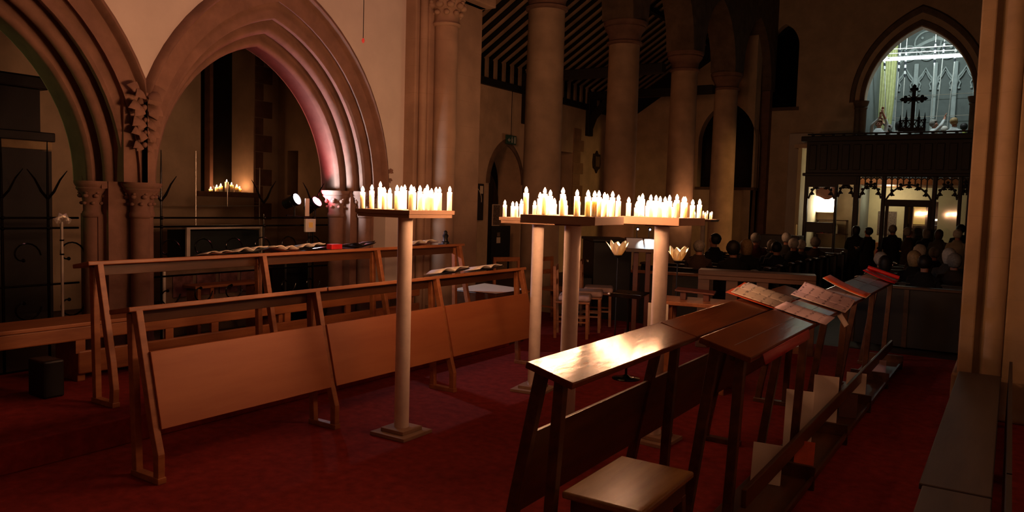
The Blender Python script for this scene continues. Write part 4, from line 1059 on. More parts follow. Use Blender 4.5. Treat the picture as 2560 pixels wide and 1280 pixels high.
# window jamb quoins in the aisle
t = thing('window_jamb', 'pale stone window jamb with toothed quoins between the first two columns', 'stonework', (-10.5, 19.3, 1.2), kind='structure')
for i in range(8):
    w = .42 if i % 2 else .6
    MB().box(0, .03, -.14, -.14 + w, i * .32, i * .32 + .31).build('quoin', 'stone', t, bevel=.006)
w_ = thing('window_4', 'dark aisle window deep in the wall behind the first column', 'window', (-10.5, 18.65, 0), kind='structure')
MB().box(-.62, -.58, -.55, .55, 1.1, 3.2).build('pane', 'dark_glass', w_)
MB().box(-.58, -.5, -.04, .04, 1.2, 3.05).build('mullion', 'stone_dark', w_)
# lamps
tag(MB().ball((0, 0, 0), (.02, .045, .035), 10, 8).build('indicator_lamp', emis('red_led', (1, .05, .09), 3), loc=(-6.30, 19.36, 6.583), smooth=True), 'tiny red indicator light high on the nave arcade', 'light')

t = thing('wall_bracket', 'dark knobbly bracket fixed to the pier at the right picture edge', 'bracket', (.12, 7.06, 2.2))
for z, h in ((.15, .30), (1.05, .42)):
    mb = MB(); mb.lathe([(.01, z - h), (.07, z - h*.7), (.05, z - h*.35), (.085, z), (.06, z + h*.3), (.075, z + h*.6), (.02, z + h)], (.04, -.03, 0), 12); mb.build('knob', 'iron_matt', t, smooth=True)
MB().box(.02, .06, -.01, .02, -.2, 1.4).build('backplate', 'iron_matt', t)
# ================================================================== TOWER SCREEN, LOBBY, RINGING CHAMBER
t = thing('tower_screen', 'dark carved wooden screen with traceried openings under the tower arch', 'screen', (0, 21.6, -.3)); scr = t
XL, XR = -4.72, -.90
MB().box(XL, XR, -.06, .10, 2.86, 3.87).build('gallery_front', 'black_oak', t)
MB().box(XL - .12, XR, -.22, .12, 3.74, 3.88).build('cornice', 'black_oak', t, bevel=.02)
MB().box(XL - .06, XR, -.14, .1, 2.84, 2.92).build('beam_moulding', 'black_oak', t, bevel=.015)
for k in range(14): MB().box(XL + .08 + k * .27, XL + .26 + k * .27, -.09, -.06, 3.0, 3.66).build('front_panel', 'black_oak', t, bevel=.015)
MB().box(XL, XR, -.03, .03, 3.925, 3.96).build('parapet_rail', 'black_oak', t)
x = XL + .1
while x < XR: MB().box(x, x + .07, -.03, .03, 3.88, 3.93).build('parapet_stud', 'black_oak', t); x += .255
posts = [(-4.68, .09), (-3.93, .06), (-3.44, .13), (-2.80, .09), (-1.66, .09), (-1.11, .08), (-.93, .06)]
for x, w in posts: MB().box(x - w/2, x + w/2, -.06, .08, 0, 2.9).build('post', 'black_oak', t, bevel=.012)
def tracery(x0, x1, z0, z1, pointed=True):
    """cusped arch with pierced lights above"""
    mb = MB(); c = (x0 + x1) / 2; a = (x1 - x0) / 2 - .02; h = z1 - z0
    arc = [(c - a + 2*a*i/16, z0 + (h * .62) * (math.sin(math.pi * i / 16) ** .75)) for i in range(17)]
    mb.tube([(x, 0, z) for x, z in arc], .022, 6)
    for i in (2, 5, 8, 11, 14):
        x, z = arc[i]; mb.ball((x, 0, z - .05), (.05, .03, .05), 6, 5); mb.ball((x - .05, 0, z - .07), (.022, .02, .022), 6, 4); mb.ball((x + .05, 0, z - .07), (.022, .02, .022), 6, 4)
        mb.ball((x, 0, z + .05), (.045, .03, .035), 6, 5)
    n = max(3, int((x1 - x0) / .12))
    for i in range(n + 1):
        x = x0 + (x1 - x0) * i / n
        zz = z0 + (h * .62) * (max(0, math.sin(math.pi * i / n)) ** .75)
        mb.box(x - .014, x + .014, -.02, .02, zz, z1)
        if i < n:
            mb.tube([(x, 0, z1 - .12), (x + (x1-x0)/n/2, 0, z1 - .07), (x + (x1-x0)/n, 0, z1 - .12)], .014, 5)
            mb.box(x, x + (x1-x0)/n, -.015, .015, z1 - .05, z1 - .03)
    return mb.build('tracery', 'black_oak', t)
for x0, x1, z0 in ((-4.64, -3.96, 2.24), (-3.90, -3.50, 2.30), (-3.38, -2.84, 2.28), (-2.76, -1.70, 2.25), (-1.62, -1.15, 2.28), (-1.07, -.95, 2.4)):
    tracery(x0, x1, z0, 2.88)
MB().box(-4.66, -3.9, -.09, -.06, 2.55, 2.86).build('blind_panel', 'black_oak', t)
MB().box(-3.9, -3.44, -.09, -.06, 2.62, 2.86).build('blind_panel', 'black_oak', t)
MB().box(-2.78, -1.68, -.05, .07, 2.09, 2.26).build('door_head', 'black_oak', t, bevel=.01)
for x in (-2.70, -2.26, -2.14, -1.74): MB().box(x - .035, x + .035, -.04, .05, 0, 2.1).build('door_stile', 'black_oak', t, bevel=.006)
for x0, x1 in ((-2.7, -2.26), (-2.14, -1.74)): MB().box(x0, x1, -.03, .04, .2, .95).build('door_panel', 'black_oak', t)
MB().box(-2.66, -2.655, -.05, .0, .3, 2.08).build('door_edge', 'steel', t)
MB().box(-2.105, -2.09, -.05, .0, .3, 2.06).build('door_edge', 'steel', t)
for x0, x1, zt in ((-4.66, -3.48, .95), (-3.38, -2.84, .75), (-1.62, -.95, .8)): MB().box(x0, x1, -.03, .05, 0, zt).build('lower_panel', 'black_oak', t)
MB().box(-4.66, -3.9, -.04, .05, 1.35, 1.62).build('mid_panel', 'black_oak', t, bevel=.01)
for x0, x1, z0, z1 in ((-3.38, -2.84, .75, 2.86), (-1.62, -1.15, .8, 2.86), (-2.7, -2.26, .95, 2.09), (-2.14, -1.74, .95, 2.09), (-3.9, -3.5, .95, 2.6)):
    MB().box(x0, x1, .0, .006, z0, z1).build('glass_pane', 'glass', t)
# cross on the screen
t = thing('screen_cross', 'black ornate metal cross with spiky cresting on top of the tower screen', 'cross', (-2.25, 21.58, 3.725))
def fleur(mb, c, d):
    d = Vector(d); s = Vector((-d.z, 0, d.x)); c = Vector(c)
    mb.ball(c + d * .05, (.06, .03, .06), 8, 6); mb.ball(c + d * .12, (.048, .025, .048), 8, 6); mb.ball(c + d * .17, (.016, .016, .016), 6, 5)
    for q in (-1, 1): mb.ball(c + s * q * .055 + d * .055, (.042, .025, .042), 8, 6)
mb = MB(); mb.box(-.042, .042, -.02, .02, 0, .95); mb.box(-.16, .16, -.02, .02, .69, .775)
mb.build('shaft', 'iron_matt', t)
for c, d in (((0, 0, .92), (0, 0, 1)), ((-.13, 0, .733), (-1, 0, 0)), ((.13, 0, .733), (1, 0, 0))):
    mb = MB(); fleur(mb, c, d); mb.build('finial', 'iron_matt', t)
for sx in (-1, 1):
    for sz in (-1, 1):
        MB().tube([(sx*.03, 0, .733 + sz*.05), (sx*.08, 0, .733 + sz*.06), (sx*.10, 0, .733 + sz*.10), (sx*.13, 0, .733 + sz*.09)], .012, 6).build('corner_scroll', 'iron_matt', t)
for k in range(9): MB().ball((0, 0, .12 + k*.055), (.05, .025, .014), 6, 4).build('crocket', 'iron_matt', t)
for x, h in ((-.27, .36), (-.14, .48), (.14, .48), (.27, .40)):
    MB().lathe([(.03, 0), (.03, h*.5), (.04, h*.55), (.018, h*.62), (.003, h)], (x, 0, 0), 8).build('spire', 'iron_matt', t)
mb = MB(); mb.box(-.3, .3, -.03, .03, -.06, .03); mb.box(-.29, .29, -.015, .015, .20, .225)
for k in range(6):
    x = -.25 + k*.10; mb.bar((x - .05, 0, .03), (x + .05, 0, .2), .012, .02); mb.bar((x + .05, 0, .03), (x - .05, 0, .2), .012, .02)
mb.build('cresting', 'iron_matt', t)
# lobby behind the screen
slab('wall_lobby_left', -4.98, -4.88, 21.75, 23.99, -.3, 3.4, 'cream')
slab('ceiling_lobby', -5.08, -.8, 21.72, 24.0, 3.3, 3.4, 'plaster_old')
slab('wall_tower_left', -4.05, -3.85, 24.7, 28.7, -.3, 8.6, 'grey_wall')
slab('wall_tower_right', -.95, -.75, 24.7, 28.7, -.3, 8.6, 'grey_wall')
slab('wall_tower_back', -4.05, -.75, 28.5, 28.7, 2.4, 8.6, 'grey_wall')
slab('ceiling_tower', -4.05, -.75, 24.7, 28.7, 8.4, 8.6, 'cream')
slab('floor_ringing', -3.86, -.94, 24.0, 28.5, 2.42, 2.6, 'oak')
bw = MB(); bw.prism(wall_outline(-3.9, -.9, -.3, 2.42, [([(-2.80, -.3), (-2.80, 2.0), (-1.92, 2.0), (-1.92, -.3)], -.3)]), 'Y', 26.6, 26.8); structure(bw.build('wall_vestibule', 'cream'))
t = thing('wall_glow_panel', 'blazing white glow panel for the lamplit lobby wall behind the left screen bay', 'lamp', (-4.58, 23.97, 1.62))
MB().box(-.30, .26, -.10, 0, -.04, .46).build('casing', 'white', t)
MB().box(-.28, .24, -.115, -.10, 0, .42).build('glow_face', emis('wall_glow', (1.0, .86, .62), 26), t)  # glowing face stands in for lobby wall lit by a lamp
MB().prism([(-.3, .46), (-.05, .34), (.05, .34), (.26, .46), (.26, .8), (-.3, .8)], 'Y', -.2, -.12).build('shade', 'brown_cover', t)
t = thing('book_shelf', 'small shelf with red and pale books under the lobby glow panel', 'shelf', (-4.40, 23.88, .95))
MB().box(-.42, .42, -.2, .125, 0, .03).build('shelf_board', 'dark_oak', t); MB().box(-.42, .42, -.2, .06, .40, .43).build('shelf_board', 'dark_oak', t)
for sx in (-.42, .40): MB().box(sx, sx + .02, -.2, .06, -.9 if sx < 0 else -.9, .43).build('side', 'dark_oak', t)
for k, (x, h, m_, l_) in enumerate(((-.30, .26, 'red_card', 'red book on the lobby shelf'), (-.18, .22, 'brown_cover', 'brown book beside the red one on the lobby shelf'), (.08, .24, 'paper_plain', 'pale book at the right of the lobby shelf'))):
    tag(MB().box(x, x + .09, -.14, .02, 0, h).build('book', m_, loc=(-4.40, 23.88, .98)), l_, 'book')
add_light('lobby_lamp', 'POINT', (-3.35, 23.2, 2.95), 22, (1.0, .80, .50), size=.12)
add_light('vestibule_lamp', 'POINT', (-3.2, 25.6, 2.15), 30, (1.0, .86, .58), size=.12)
t = thing('pendant_lamp', 'plain white globe lamp under the lobby ceiling, hidden by the tracery', 'lamp', (-3.35, 23.2, 2.95))
MB().tube([(0, 0, .13), (0, 0, .35)], .01, 6).build('rod', 'iron_matt', t); MB().lathe([(.02, .13), (.08, .15), (.02, .17)], (0, 0, 0), 12).build('cap', 'white', t)
tag(MB().box(-.26, .26, -.03, .01, 0, .72).build('notice_board', 'poster', loc=(-3.3, 26.6, .95)), 'mottled grey noticeboard on the bright vestibule wall', 'notice board')
tag(MB().box(-.55, .55, -.5, 0, 0, 1.0).build('counter', 'oak_panel', loc=(-3.25, 26.55, -.3), bevel=.01), 'low pale counter in the bright vestibule', 'counter')
t = thing('fire_extinguisher', 'red fire extinguisher at the lobby door behind two standing people', 'fire extinguisher', (-2.98, 22.6, .15))
MB().lathe([(.06, 0), (.07, .02), (.07, .40), (.05, .47), (.02, .49)], (0, 0, 0), 16).build('cylinder', 'red_card', t, smooth=True)
MB().box(-.03, .04, -.015, .015, .49, .55).build('handle', 'black', t); MB().tube([(.03, 0, .5), (.1, -.03, .4), (.09, -.04, .15)], .012, 8).build('hose', 'black', t)
MB().box(-.06, .06, .05, .09, -.45, .02).build('bracket', 'iron_matt', t)
# street with a parked car seen through the open door
slab('ground', -6, 3, 28.7, 38, -.3, -.15, 'nave_floor')
t = thing('parked_car', 'dark parked car seen through the open tower door', 'car', (-2.35, 31.2, -.15), R(6))
prof = [(-1.9, .28), (-1.95, .62), (-1.75, .80), (-1.15, .90), (-.7, 1.36), (.55, 1.40), (1.15, .98), (1.85, .86), (1.98, .55), (1.95, .28)]
mb = MB(); mb.prism(prof, 'Y', -.8, .8); mb.build('body', 'car_paint', t, bevel=.06, seg=3, smooth=True)
MB().prism([(-.98, .93), (-.62, 1.30), (.48, 1.33), (.98, .98)], 'Y', -.815, -.79).build('side_window', 'dark_glass', t)
for x in (-1.25, 1.25):
    for y in (-.72, .72): MB().tube([(x, y - .1, .31), (x, y + .1, .31)], .31, 20).build('wheel', 'black', t, smooth=True)
MB().box(-1.97, -1.92, -.72, -.42, .58, .70).build('headlight', emis('headlight', (1, .95, .85), 3), t)
slab('wall_street', -6, 3, 36.05, 36.3, -.5, 4.5, 'stone_dark')
tag(MB().box(-.28, .28, 0, .05, 0, .75).build('lit_window', emis('ochre_window', (.9, .52, .12), .5), loc=(-3.33, 36, 1.2)), 'ochre lit window across the street beyond the tower door', 'window')
tag(MB().box(-.28, .28, 0, .05, 0, .08).build('candle_reflection', emis('reflection_glow', (1, .95, .85), 2.2), loc=(-2.62, 36.0, 1.36)), 'long glowing bar standing for candle reflections in the glass, above the dark car', 'light')  # emissive bar painted in for candles mirrored in the door glass
tag(MB().box(-.6, .6, -.35, .35, 0, .95).build('counter', 'black_oak', loc=(-4.9, 19.9, -.3), bevel=.02) if False else MB().box(-.5, .5, -.3, .3, 0, 1.25).build('lobby_desk', 'black_oak', loc=(-5.15, 21.2, -.3), bevel=.02), 'dark desk with a glinting top left of the tower screen', 'desk')
t = thing('altar_candle', 'slim white candle standing on the dark desk by the tower screen', 'candle', (-4.75, 21.1, .95)); MB().lathe([(.022, 0), (.022, .28), (.002, .30)], (0, 0, 0), 10).build('wax', 'wax', t)
t.location = (-4.78, 21.12, .95)
# blind window tracery on the back wall
t = thing('window_5', 'grey blocked window with stone tracery at the back of the ringing chamber', 'window', (0, 28.5, 2.6), kind='structure')
MX = [-3.53, -2.94, -2.39, -1.82, -1.24]
for x in MX: MB().box(x - .07, x + .07, -.14, 0, 0, 3.9).build('mullion', 'grey_trim', t, bevel=.03)
for a, b in zip(MX[:-1], MX[1:]):
    c = (a + b) / 2; w = (b - a) / 2 - .04
    for dz, rr_ in ((0, .035), (-.10, .02)):
        pts = [(c - w, -.08, 3.2 + dz), (c - w*.8, -.08, 3.42 + dz), (c - w*.4, -.08, 3.55 + dz), (c, -.08, 3.74 + dz), (c + w*.4, -.08, 3.55 + dz), (c + w*.8, -.08, 3.42 + dz), (c + w, -.08, 3.2 + dz)]
        MB().tube(pts, rr_, 8).build('ogee_head', 'grey_trim', t, smooth=True)
    for s in (-1, 1):
        MB().tube([(c + s*w*.75, -.06, 3.32), (c + s*w*.55, -.06, 3.22), (c + s*w*.7, -.06, 3.10)], .022, 6).build('cusp', 'grey_trim', t)
        MB().ball((c + s*w*.68, -.06, 3.06), .04, 8, 6).build('cusp_bud', 'grey_trim', t)
for x, z, r in ((-2.66, 4.55, .38), (-3.2, 4.25, .24), (-2.1, 4.25, .24), (-2.66, 4.2, .2)):
    MB().tube([(x + r*math.cos(k*math.pi/10), -.07, z + r*math.sin(k*math.pi/10)) for k in range(21)], .03, 8).build('circle_tracery', 'grey_trim', t, smooth=True)
    for k in range(4):
        a = k*math.pi/2 + .78; MB().ball((x + r*.62*math.cos(a), -.06, z + r*.62*math.sin(a)), .05, 8, 6).build('cusp_bud', 'grey_trim', t)
oa = arch_curve(1.5, 1.9, -2.4, 2.9, 12); MB().grid([[(x, d, z) for x, z in [(px_, pz_) for px_, pz_ in arch_curve(a, a*1.28, -2.4, 3.0, 12)]] for d, a in ((0, 1.26), (-.12, 1.30), (-.12, 1.38), (0, 1.42))]).build('outer_arch', 'grey_trim', t, smooth=True)
for z in (2.83, 2.15): MB().tube([(-3.8, -.22, z), (-1.0, -.22, z + .03)], .008, 6).build('tie_rod', 'steel', t)
# fluorescent fittings and bars
M['tube_light'] = emis('fluorescent_tube', (.80, .95, 1.0), 7)
t = thing('strip_lamp', 'long glaring fluorescent strip across the ringing chamber', 'lamp', (-2.57, 25.6, 6.17))
MB().tube([(-1.17, 0, .02), (1.17, 0, -.02)], .03, 10).build('tube', 'tube_light', t, smooth=True)
MB().box(-1.2, 1.2, -.05, .05, .045, .075, ry(.017)).build('fitting', 'white', t)
for x in (-.9, .9): MB().tube([(x, 0, .07), (x, 0, 2.2)], .008, 6).build('hanger', 'steel', t)
for z, y in ((.30, .0), (.22, .25)):
    tag(MB().tube([(-1.28, 0, .03), (1.62, 0, -.03)], .014, 8).build('guide_bar', 'white', loc=(-2.57, 25.6 + y, 6.17 + z)), '%s thin white rope guide bar above the fluorescent strip' % ('upper' if z > .25 else 'lower'), 'bar')
tag(MB().bar((0, 0, 0), (.28, 0, -.32), .04, .04).build('guide_brace', 'white', loc=(-3.62, 25.6, 6.46)), 'short white diagonal brace at the left end of the guide bars', 'bar')
# bell ropes
RP = [(-3.206, 7.4, -3.235, 4.2, 5.95, 6.65, 'second'), (-3.038, 7.6, -3.044, 4.35, 5.75, 6.6, 'third'), (-2.274, 7.6, -2.24, 4.2, 6.05, 6.75, 'fourth'), (-2.01, 7.4, -2.115, 4.4, 6.35, 6.75, 'fifth'),
      (-1.69, 7.2, -1.815, 4.3, 6.1, 6.6, 'sixth'), (-3.70, 7.2, -3.46, 4.15, 6.0, 6.35, 'first')]
for xa, za, xb, zb, s0, s1, nm in RP:
    t = thing('bell_rope', '%s bell rope from the left in the lit ringing chamber' % nm, 'rope', (xb, 26.4, 2.6))
    L_ = lambda z: (xa + (xb - xa) * (za - z) / (za - zb)) - xb
    MB().tube([(L_(8.38), 0, 8.38 - 2.6), (L_(zb), 0, zb - 2.6), (L_(zb) + .02, .05, 1.1)], .011, 6).build('cord', 'rope', t)
    MB().tube([(L_(s1), 0, s1 - 2.6), (L_(s1 - .1), 0, s1 - 2.7), (L_(s0 + .1), 0, s0 - 2.5), (L_(s0), 0, s0 - 2.6)], [.012, .03, .03, .012], 8).build('sally', 'sally', t, smooth=True)
# curtain
t = thing('curtain', 'long yellow-green curtain gathered at the left of the ringing chamber', 'curtain', (-3.6, 27.4, 2.6))
rows = []
for i in range(14):
    u = i / 13; z = 5.2 * (1 - u); cx = -.05 + .06*u - .18*u*u; w = .50 + .02*u - .25*max(0, u - .5)
    rows.append([(cx + w * (v/24 - .5), .05 * math.sin(v * 1.75 + u * 1.2) * (1 - .3 * u), z) for v in range(25)])
MB().grid(rows).build('cloth', 'curtain', t, solid=.006, smooth='all')
MB().tube([(-.3, 0, 5.2), (.5, 0, 5.2)], .012, 8).build('curtain_rail', 'steel', t)
# ================================================================== PEOPLE
def skin_body(name, chains, coat_r=1.0):
    """chains: list of lists of (key, (x,y,z), r) ; a chain whose first key is known starts from that joint. Pelvis is the root."""
    idx = {}; V = []; Rr = []; E = []
    for ch in chains:
        prev = None
        for key, co, r in ch:
            if key in idx: prev = idx[key]; continue
            idx[key] = len(V); V.append(co); Rr.append(r if isinstance(r, tuple) else (r, r))
            if prev is not None: E.append((prev, idx[key]))
            prev = idx[key]
    me = bpy.data.meshes.new(name); me.from_pydata(V, E, []); o = bpy.data.objects.new(name, me); COL.objects.link(o)
    s = o.modifiers.new('skin', 'SKIN'); s.use_smooth_shade = True
    for i, r in enumerate(Rr): me.skin_vertices[0].data[i].radius = r
    for v in me.skin_vertices[0].data: v.use_root = False
    me.skin_vertices[0].data[0].use_root = True
    o.modifiers.new('sub', 'SUBSURF').levels = 2
    dg = bpy.context.evaluated_depsgraph_get(); ev = o.evaluated_get(dg)
    out = bpy.data.meshes.new_from_object(ev); out.name = name
    bpy.data.objects.remove(o, do_unlink=True)
    for p in out.polygons: p.use_smooth = True
    return out
def hand(side, wrist, direc, curl=.5, palm_n=(0, 0, -1)):
    """palm and five separate fingers growing from the wrist"""
    w = Vector(wrist); d = Vector(direc).normalized(); n = Vector(palm_n); n = (n - d*n.dot(d)).normalized(); s = d.cross(n) * side
    k = 'R' if side > 0 else 'L'; out = []
    pm = w + d * .055
    out.append([('wr' + k, tuple(w), .026), ('pm' + k, tuple(pm), (.036, .02))])
    for i, (off, ln) in enumerate(((-.027, .066), (-.009, .078), (.009, .072), (.026, .056))):
        b = w + d * .095 + s * off; m = b + d * ln*.5 + n * ln*.25*curl; t = m + d * ln*.42*(1 - curl*.5) + n * ln*.45*curl
        out.append([('pm' + k, tuple(pm), .03), ('fb%s%d' % (k, i), tuple(b), .0105), ('fm%s%d' % (k, i), tuple(m), .0095), ('ft%s%d' % (k, i), tuple(t), .008)])
    tb = w + d * .04 - s * .036; tt = tb + d * .04 - s * .018 + n * .02 * curl
    out.append([('pm' + k, tuple(pm), .03), ('tb' + k, tuple(tb), .012), ('tt' + k, tuple(tt), .009)])
    return out
def head_chain(nk, hz=1.60, fy=0.0):
    """neck to crown; facing -y. nk: neck base point"""
    x, y, z = nk
    return [[('neck', (x, y, z), .055), ('nk2', (x, y - .01, z + .045), .058), ('jaw', (x, y - .022, z + .100), (.058, .062)), ('face', (x, y - .015, z + .155), (.070, .086)), ('brow', (x, y - .008, z + .205), (.072, .09)), ('crown', (x, y + .005, z + .25), (.05, .062))],
            [('face', (x, y - .015, z + .155), .07), ('nose', (x, y - .108, z + .15), .012), ('nose2', (x, y - .122, z + .142), .009)],
            [('jaw', (x, y, z), .05), ('chin', (x, y - .078, z + .085), .018)],
            [('face', (x, y, z), .07), ('earR', (x + .078, y + .012, z + .155), .012), ('earR2', (x + .086, y + .02, z + .165), .012)],
            [('face', (x, y, z), .07), ('earL', (x - .078, y + .012, z + .155), .012), ('earL2', (x - .086, y + .02, z + .165), .012)]]
def standing(name, armR, armL):
    C_ = [[('pelvis', (0, 0, .93), (.16, .12)), ('waist', (0, 0, 1.08), (.155, .115)), ('chest', (0, -.005, 1.25), (.175, .125)), ('up', (0, .005, 1.38), (.15, .10)), ('neck', (0, .005, 1.455), .056)]]
    C_ += head_chain((0, .005, 1.455))
    for s, k, arm in ((1, 'R', armR), (-1, 'L', armL)):
        el, wr, dr = arm
        C_.append([('up', (0, 0, 0), .1), ('sh' + k, (s*.185, .01, 1.375), .068), ('el' + k, (s*el[0], el[1], el[2]), .05), ('wr' + k, (s*wr[0], wr[1], wr[2]), .03)])
        C_ += hand(s, (s*wr[0], wr[1], wr[2]), (s*dr[0], dr[1], dr[2]), .6, (0, -.4, -.9) if dr[2] > -.5 else (-s, 0, 0))
        C_.append([('pelvis', (0, 0, 0), .1), ('hip' + k, (s*.095, .0, .84), (.10, .105)), ('knee' + k, (s*.105, -.015, .48), .066), ('calf' + k, (s*.105, .02, .30), .058), ('ank' + k, (s*.105, .03, .09), .042), ('toe' + k, (s*.12, -.11, .04), (.042, .032)), ('toe2' + k, (s*.125, -.16, .035), (.03, .025))])
    return skin_body(name, C_)
def seated(name, armR, armL):
    dz = -.40
    C_ = [[('pelvis', (0, 0, .53), (.17, .13)), ('waist', (0, .01, .68), (.16, .12)), ('chest', (0, 0, .85), (.175, .125)), ('up', (0, .005, .98), (.15, .10)), ('neck', (0, .0, 1.055), .056)]]
    C_ += head_chain((0, .0, 1.055))
    for s, k, arm in ((1, 'R', armR), (-1, 'L', armL)):
        el, wr, dr = arm
        C_.append([('up', (0, 0, 0), .1), ('sh' + k, (s*.185, .01, .975), .068), ('el' + k, (s*el[0], el[1], el[2]), .05), ('wr' + k, (s*wr[0], wr[1], wr[2]), .03)])
        C_ += hand(s, (s*wr[0], wr[1], wr[2]), (s*dr[0], dr[1], dr[2]), .5, (0, 0, -1))
        C_.append([('pelvis', (0, 0, 0), .1), ('hip' + k, (s*.10, -.04, .52), .095), ('knee' + k, (s*.12, -.42, .50), .07), ('calf' + k, (s*.12, -.41, .30), .06), ('ank' + k, (s*.12, -.40, .09), .042), ('toe' + k, (s*.13, -.53, .04), (.042, .032)), ('toe2' + k, (s*.13, -.58, .035), (.03, .025))])
    return skin_body(name, C_)
DOWN = ((.24, .03, 1.12), (.245, -.05, .88), (0, -.15, -1))
READ = ((.24, -.02, 1.12), (.11, -.26, 1.14), (-.35, -.7, .5))
FOLD = ((.25, -.02, 1.12), (.05, -.17, 1.06), (-1, -.05, .1))
PULL = ((.22, -.16, 1.58), (.03, -.26, 1.80), (0, -.1, 1))
PULLH = ((.2, -.05, 1.66), (.04, -.16, 1.95), (0, -.05, 1))
BASE = {'down': standing('person_body', DOWN, DOWN), 'read': standing('person_body', READ, READ), 'fold': standing('person_body', FOLD, DOWN),
        'pull': standing('person_body', PULL, PULL), 'pullhigh': standing('person_body', PULLH, PULL),
        'sit': seated('person_body', ((.24, .0, .72), (.13, -.24, .62), (-.4, -.8, -.1)), ((.24, .0, .72), (.13, -.24, .62), (-.4, -.8, -.1))),
        'sitread': seated('person_body', ((.24, -.03, .74), (.10, -.28, .84), (-.3, -.7, .5)), ((.24, -.03, .74), (.10, -.28, .84), (-.3, -.7, .5))),
        'clap': seated('person_body', ((.23, -.08, .74), (.035, -.26, .96), (-.1, -.3, 1)), ((.23, -.08, .74), (.035, -.26, .96), (-.1, -.3, 1)))}
NECKZ = {k: (1.055 if k.startswith('sit') or k == 'clap' else 1.455) for k in BASE}
COATS = {'black': mat('black_coat', '#14110f', .9, var=.3), 'navy': mat('navy_coat', '#1a1d2a', .9, var=.2), 'brown': mat('brown_coat', '#3a2a1f', .9, var=.2), 'grey': mat('grey_coat', '#4b4844', .9, var=.2),
         'cream': mat('cream_coat', '#a89a85', .9, var=.1), 'white': mat('white_shirt', '#cfd2d0', .85, var=.05), 'red': mat('dark_red_coat', '#521a17', .9, var=.2), 'green': mat('olive_vest', '#9a9a4a', .9, var=.1), 'charcoal': mat('charcoal_trousers', '#191817', .9, var=.2)}
HAIRS = {'white': mat('white_hair', '#cfc8bd', .7, var=.15, scale=40), 'grey': mat('grey_hair', '#8d867d', .7, var=.2, scale=40), 'dark': mat('dark_hair', '#1d1511', .6, var=.3, scale=40), 'brown': mat('brown_hair', '#4a3222', .6, var=.25, scale=40), 'fair': mat('fair_hair', '#a98a5c', .6, var=.2, scale=40)}
M['eye'] = mat('eye_dark', '#1a1512', .2)
HS = {'white': 'white-haired', 'grey': 'grey-haired', 'dark': 'dark-haired', 'brown': 'brown-haired', 'fair': 'fair-haired'}
def person(label, loc, rot, pose, coat, hair, style='short', scale=1.0, group=None, glasses=False, legs='charcoal', hold=None):
    t = thing('person', label, 'person', loc, rot, group); t.scale = (scale, scale, scale)
    me = BASE[pose].copy(); me.name = 'body'
    me.materials.clear(); me.materials.append(COATS[coat]); me.materials.append(M['skin']); me.materials.append(COATS[legs])
    nz = NECKZ[pose]; sit = nz < 1.2
    for p in me.polygons:
        c = p.center
        hands = (abs(c.x) < .36 and ((pose in ('read', 'sitread', 'clap') and c.y < -.245) or (pose == 'fold' and c.y < -.15 and c.z > 1.0) or (pose == 'down' and .72 < c.z < .87 and abs(c.x) > .2) or (pose.startswith('pull') and c.z > 1.76)
                 or (pose == 'sit' and c.y < -.235 and .54 < c.z < .7 and abs(c.x) < .15)))
        p.material_index = 1 if (c.z > nz + .02 and abs(c.x) < .12 and not pose.startswith('pull')) or (pose.startswith('pull') and c.z > nz + .02 and abs(c.x) < .10 and c.y > -.16) or hands else (2 if (c.z < (.80 if not sit else .46)) or (sit and c.y < -.12 and c.z < .58) else 0)
    b = bpy.data.objects.new('body', me); COL.objects.link(b); b.parent = t
    hz = nz + .19
    mb = MB(); bmesh.ops.create_uvsphere(mb.bm, u_segments=18, v_segments=12, radius=1)
    rnd = random.Random(hash(label) % 1000 if False else len(label) * 7 + int(abs(loc[0]) * 100))
    kill = []
    for v in mb.bm.verts:
        x, y, z = v.co; n = 1 + rnd.uniform(-.03, .05)
        ext = {'short': .012, 'bob': .08, 'long': .16, 'curly': .02, 'cap': 0}[style]
        if style == 'curly': n += .08 + rnd.uniform(-.04, .05)
        zz = z * .100 * n
        if z < -.05 and ext: zz -= ext * min(1, -z * 1.3)
        v.co = (x * .098 * n, y * .112 * n + .016, zz + hz + .018)
        if y < -.28 and z < .42: kill.append(v)
        elif z < -.9: kill.append(v)
    bmesh.ops.delete(mb.bm, geom=kill, context='VERTS')
    mb.build('hair' if style != 'cap' else 'cap', HAIRS[hair], t, smooth='all', solid=.012)
    for sx in (-1, 1): MB().ball((sx*.03, -.094, nz + .178), (.011, .008, .008), 8, 6).build('eye', 'eye', t, smooth=True)
    if glasses:
        mb = MB()
        for sx in (-1, 1): mb.tube([(sx*.034 + .024*math.cos(k*.63), -.112, nz + .176 + .018*math.sin(k*.63)) for k in range(11)], .003, 5)
        mb.tube([(-.012, -.114, nz + .178), (.012, -.114, nz + .178)], .003, 5)
        for sx in (-1, 1): mb.tube([(sx*.058, -.11, nz + .178), (sx*.088, .02, nz + .175)], .003, 5)
        mb.build('glasses', 'steel', t)
    # coat skirt / jacket over the trunk, open at the bottom
    if not sit:
        rows = []
        for z, rx_, ry_ in ((.66, .215, .165), (.80, .205, .16), (.95, .195, .15), (1.10, .18, .138), (1.25, .20, .148), (1.36, .195, .13), (1.43, .13, .10), (1.50, .082, .082)):
            rows.append([(rx_ * math.cos(a*math.pi/9), ry_ * math.sin(a*math.pi/9), z) for a in range(19)])
        MB().grid(rows).build('coat', COATS[coat], t, smooth='all', solid=.012)
    else:
        rows = []
        for z, rx_, ry_ in ((.48, .21, .16), (.62, .20, .15), (.78, .195, .145), (.92, .20, .14), (.98, .19, .13), (1.04, .125, .10), (1.10, .080, .080)):
            rows.append([(rx_ * math.cos(a*math.pi/9), ry_ * math.sin(a*math.pi/9), z) for a in range(19)])
        MB().grid(rows).build('jacket', COATS[coat], t, smooth='all', solid=.012)
    return t
FN = -.3
